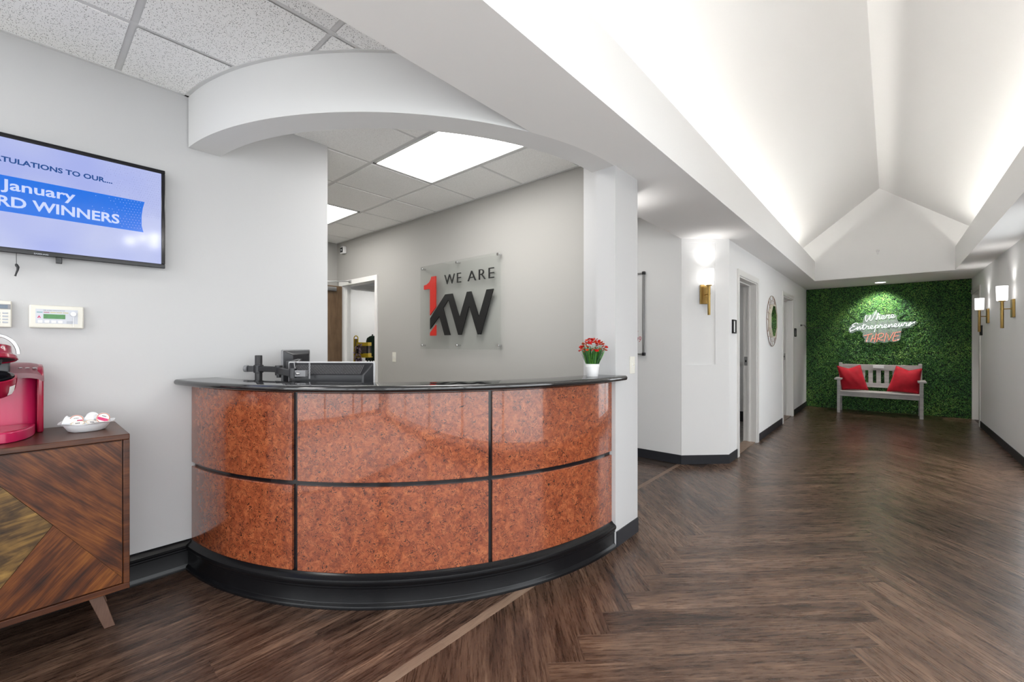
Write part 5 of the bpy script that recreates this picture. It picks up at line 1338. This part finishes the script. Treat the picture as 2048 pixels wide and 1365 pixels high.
MB().tube([(-0.54, 0.0, -0.06), (-0.62, 0.012, -0.02), (-0.9, 0.005, 0.0), (-1.195, 0.005, 0.005)], 0.004, 6).build('lead', M['blackp'], ns)

bn_ = thing('garden_bench', 'weathered grey wooden bench with white plaque before the hedge', 'bench', (-0.157, 10.63, 0))
bw = M['benchwood']
def bpart(nm, x0, x1, y0, y1, z0, z1, m=bw, b=0.003): return wire_bevel(MB().box(x0, x1, y0, y1, z0, z1).build(nm, m, bn_), b)
for sx_ in (-1, 1):
    xa, xb = sorted((sx_ * 0.606, sx_ * 0.556))
    bpart('front_leg', xa, xb, -0.235, -0.185, 0, 0.635)
    bpart('rear_leg', xa, xb, 0.20, 0.25, 0, 0.955)
    xa, xb = sorted((sx_ * 0.645, sx_ * 0.535))
    bpart('armrest', xa, xb, -0.27, 0.22, 0.635, 0.662)
    xa, xb = sorted((sx_ * 0.595, sx_ * 0.567))
    bpart('side_rail', xa, xb, -0.185, 0.20, 0.325, 0.395)
bpart('top_rail', -0.556, 0.556, 0.212, 0.242, 0.815, 0.925)
bpart('lower_back_rail', -0.556, 0.556, 0.212, 0.242, 0.485, 0.57)
for k in range(9):
    x = -0.47 + k * 0.1175; bpart('back_slat', x - 0.034, x + 0.034, 0.218, 0.236, 0.57, 0.815)
for k in range(5): bpart('seat_slat', -0.60 if k else -0.556, 0.60 if k else 0.556, -0.25 + k * 0.09 + 0.004, -0.25 + (k + 1) * 0.09, 0.398, 0.42)
bpart('apron', -0.556, 0.556, -0.225, -0.200, 0.325, 0.398)
bpart('rear_apron', -0.556, 0.556, 0.20, 0.222, 0.325, 0.398)
pq_ = bpart('name_plate', -0.082, 0.078, 0.204, 0.212, 0.858, 0.912, M['white'], 0.001)

def pillow(label, c4, y0, lean, loc):
    """c4: tl, tr, br, bl corners in x-z; lean: how far the top sits back"""
    t = thing('throw_pillow', label, 'pillow', loc, 0, 'red pillows on the bench')
    n = 22; vs = []
    tl, tr, br, bl = [Vector(p) for p in c4]
    for side in (-1, 1):
        for i in range(n + 1):
            for j in range(n + 1):
                s_, t_ = 2 * i / n - 1, 2 * j / n - 1
                u_, v_ = (s_ + 1) / 2, (t_ + 1) / 2
                p = (bl * (1 - u_) + br * u_) * (1 - v_) + (tl * (1 - u_) + tr * u_) * v_
                cen = (tl + tr + br + bl) / 4
                bow = 0.045
                d = p - cen
                # edges draw in between the pinched corners; the top edge is chopped into a v
                p = cen + d * (1 - bow * (1 - s_ * s_) * t_ * t_ - bow * (1 - t_ * t_) * s_ * s_)
                p.y -= 0.055 * max(0, t_) ** 2.0 * max(0, 1 - abs(s_) * 1.05)
                th_ = 0.085 * max(0, (1 - s_ ** 2)) ** 0.55 * max(0, (1 - t_ ** 2)) ** 0.5 * (1.1 - 0.35 * max(0, t_) * max(0, 1 - abs(s_) * 1.3))
                th_ += 0.004 * sin(9 * s_ + 5 * t_) * (1 - s_ ** 2) * (1 - t_ ** 2)
                vs.append((p.x - loc[0], y0 + side * th_ + lean * (v_ - 0.0) - loc[1], p.y - loc[2]))
    N2 = (n + 1) ** 2; f = []
    for side in (0, 1):
        for i in range(n):
            for j in range(n):
                a = side * N2 + i * (n + 1) + j; q_ = (a, a + 1, a + n + 2, a + n + 1); f.append(q_ if side else q_[::-1])
    mb = MB().add(vs, f, True)
    o = mb.build('cover', M['velvet'], t)
    bm2 = bmesh.new(); bm2.from_mesh(o.data); bmesh.ops.remove_doubles(bm2, verts=bm2.verts, dist=0.0006); bmesh.ops.recalc_face_normals(bm2, faces=bm2.faces); bm2.to_mesh(o.data); bm2.free()
    seam = []
    per = [(i, 0) for i in range(n)] + [(n, j) for j in range(n)] + [(i, n) for i in range(n, 0, -1)] + [(0, j) for j in range(n, 0, -1)]
    pts = [((Vector(vs[i * (n + 1) + j]) + Vector(vs[N2 + i * (n + 1) + j])) / 2) for i, j in per]
    MB().tube(pts, 0.0035, 6, closed=True).build('piping', M['velvet'], t)
    return t
pillow('red velvet pillow on the left end of the grey bench', [(-0.79, 0.888), (-0.425, 0.915), (-0.30, 0.447), (-0.70, 0.424)], 10.62, 0.13, (-0.55, 10.65, 0.4205))
pillow('red velvet pillow on the right end of the grey bench', [(0.095, 0.915), (0.445, 0.878), (0.40, 0.424), (-0.04, 0.443)], 10.62, 0.13, (0.2, 10.65, 0.4205))
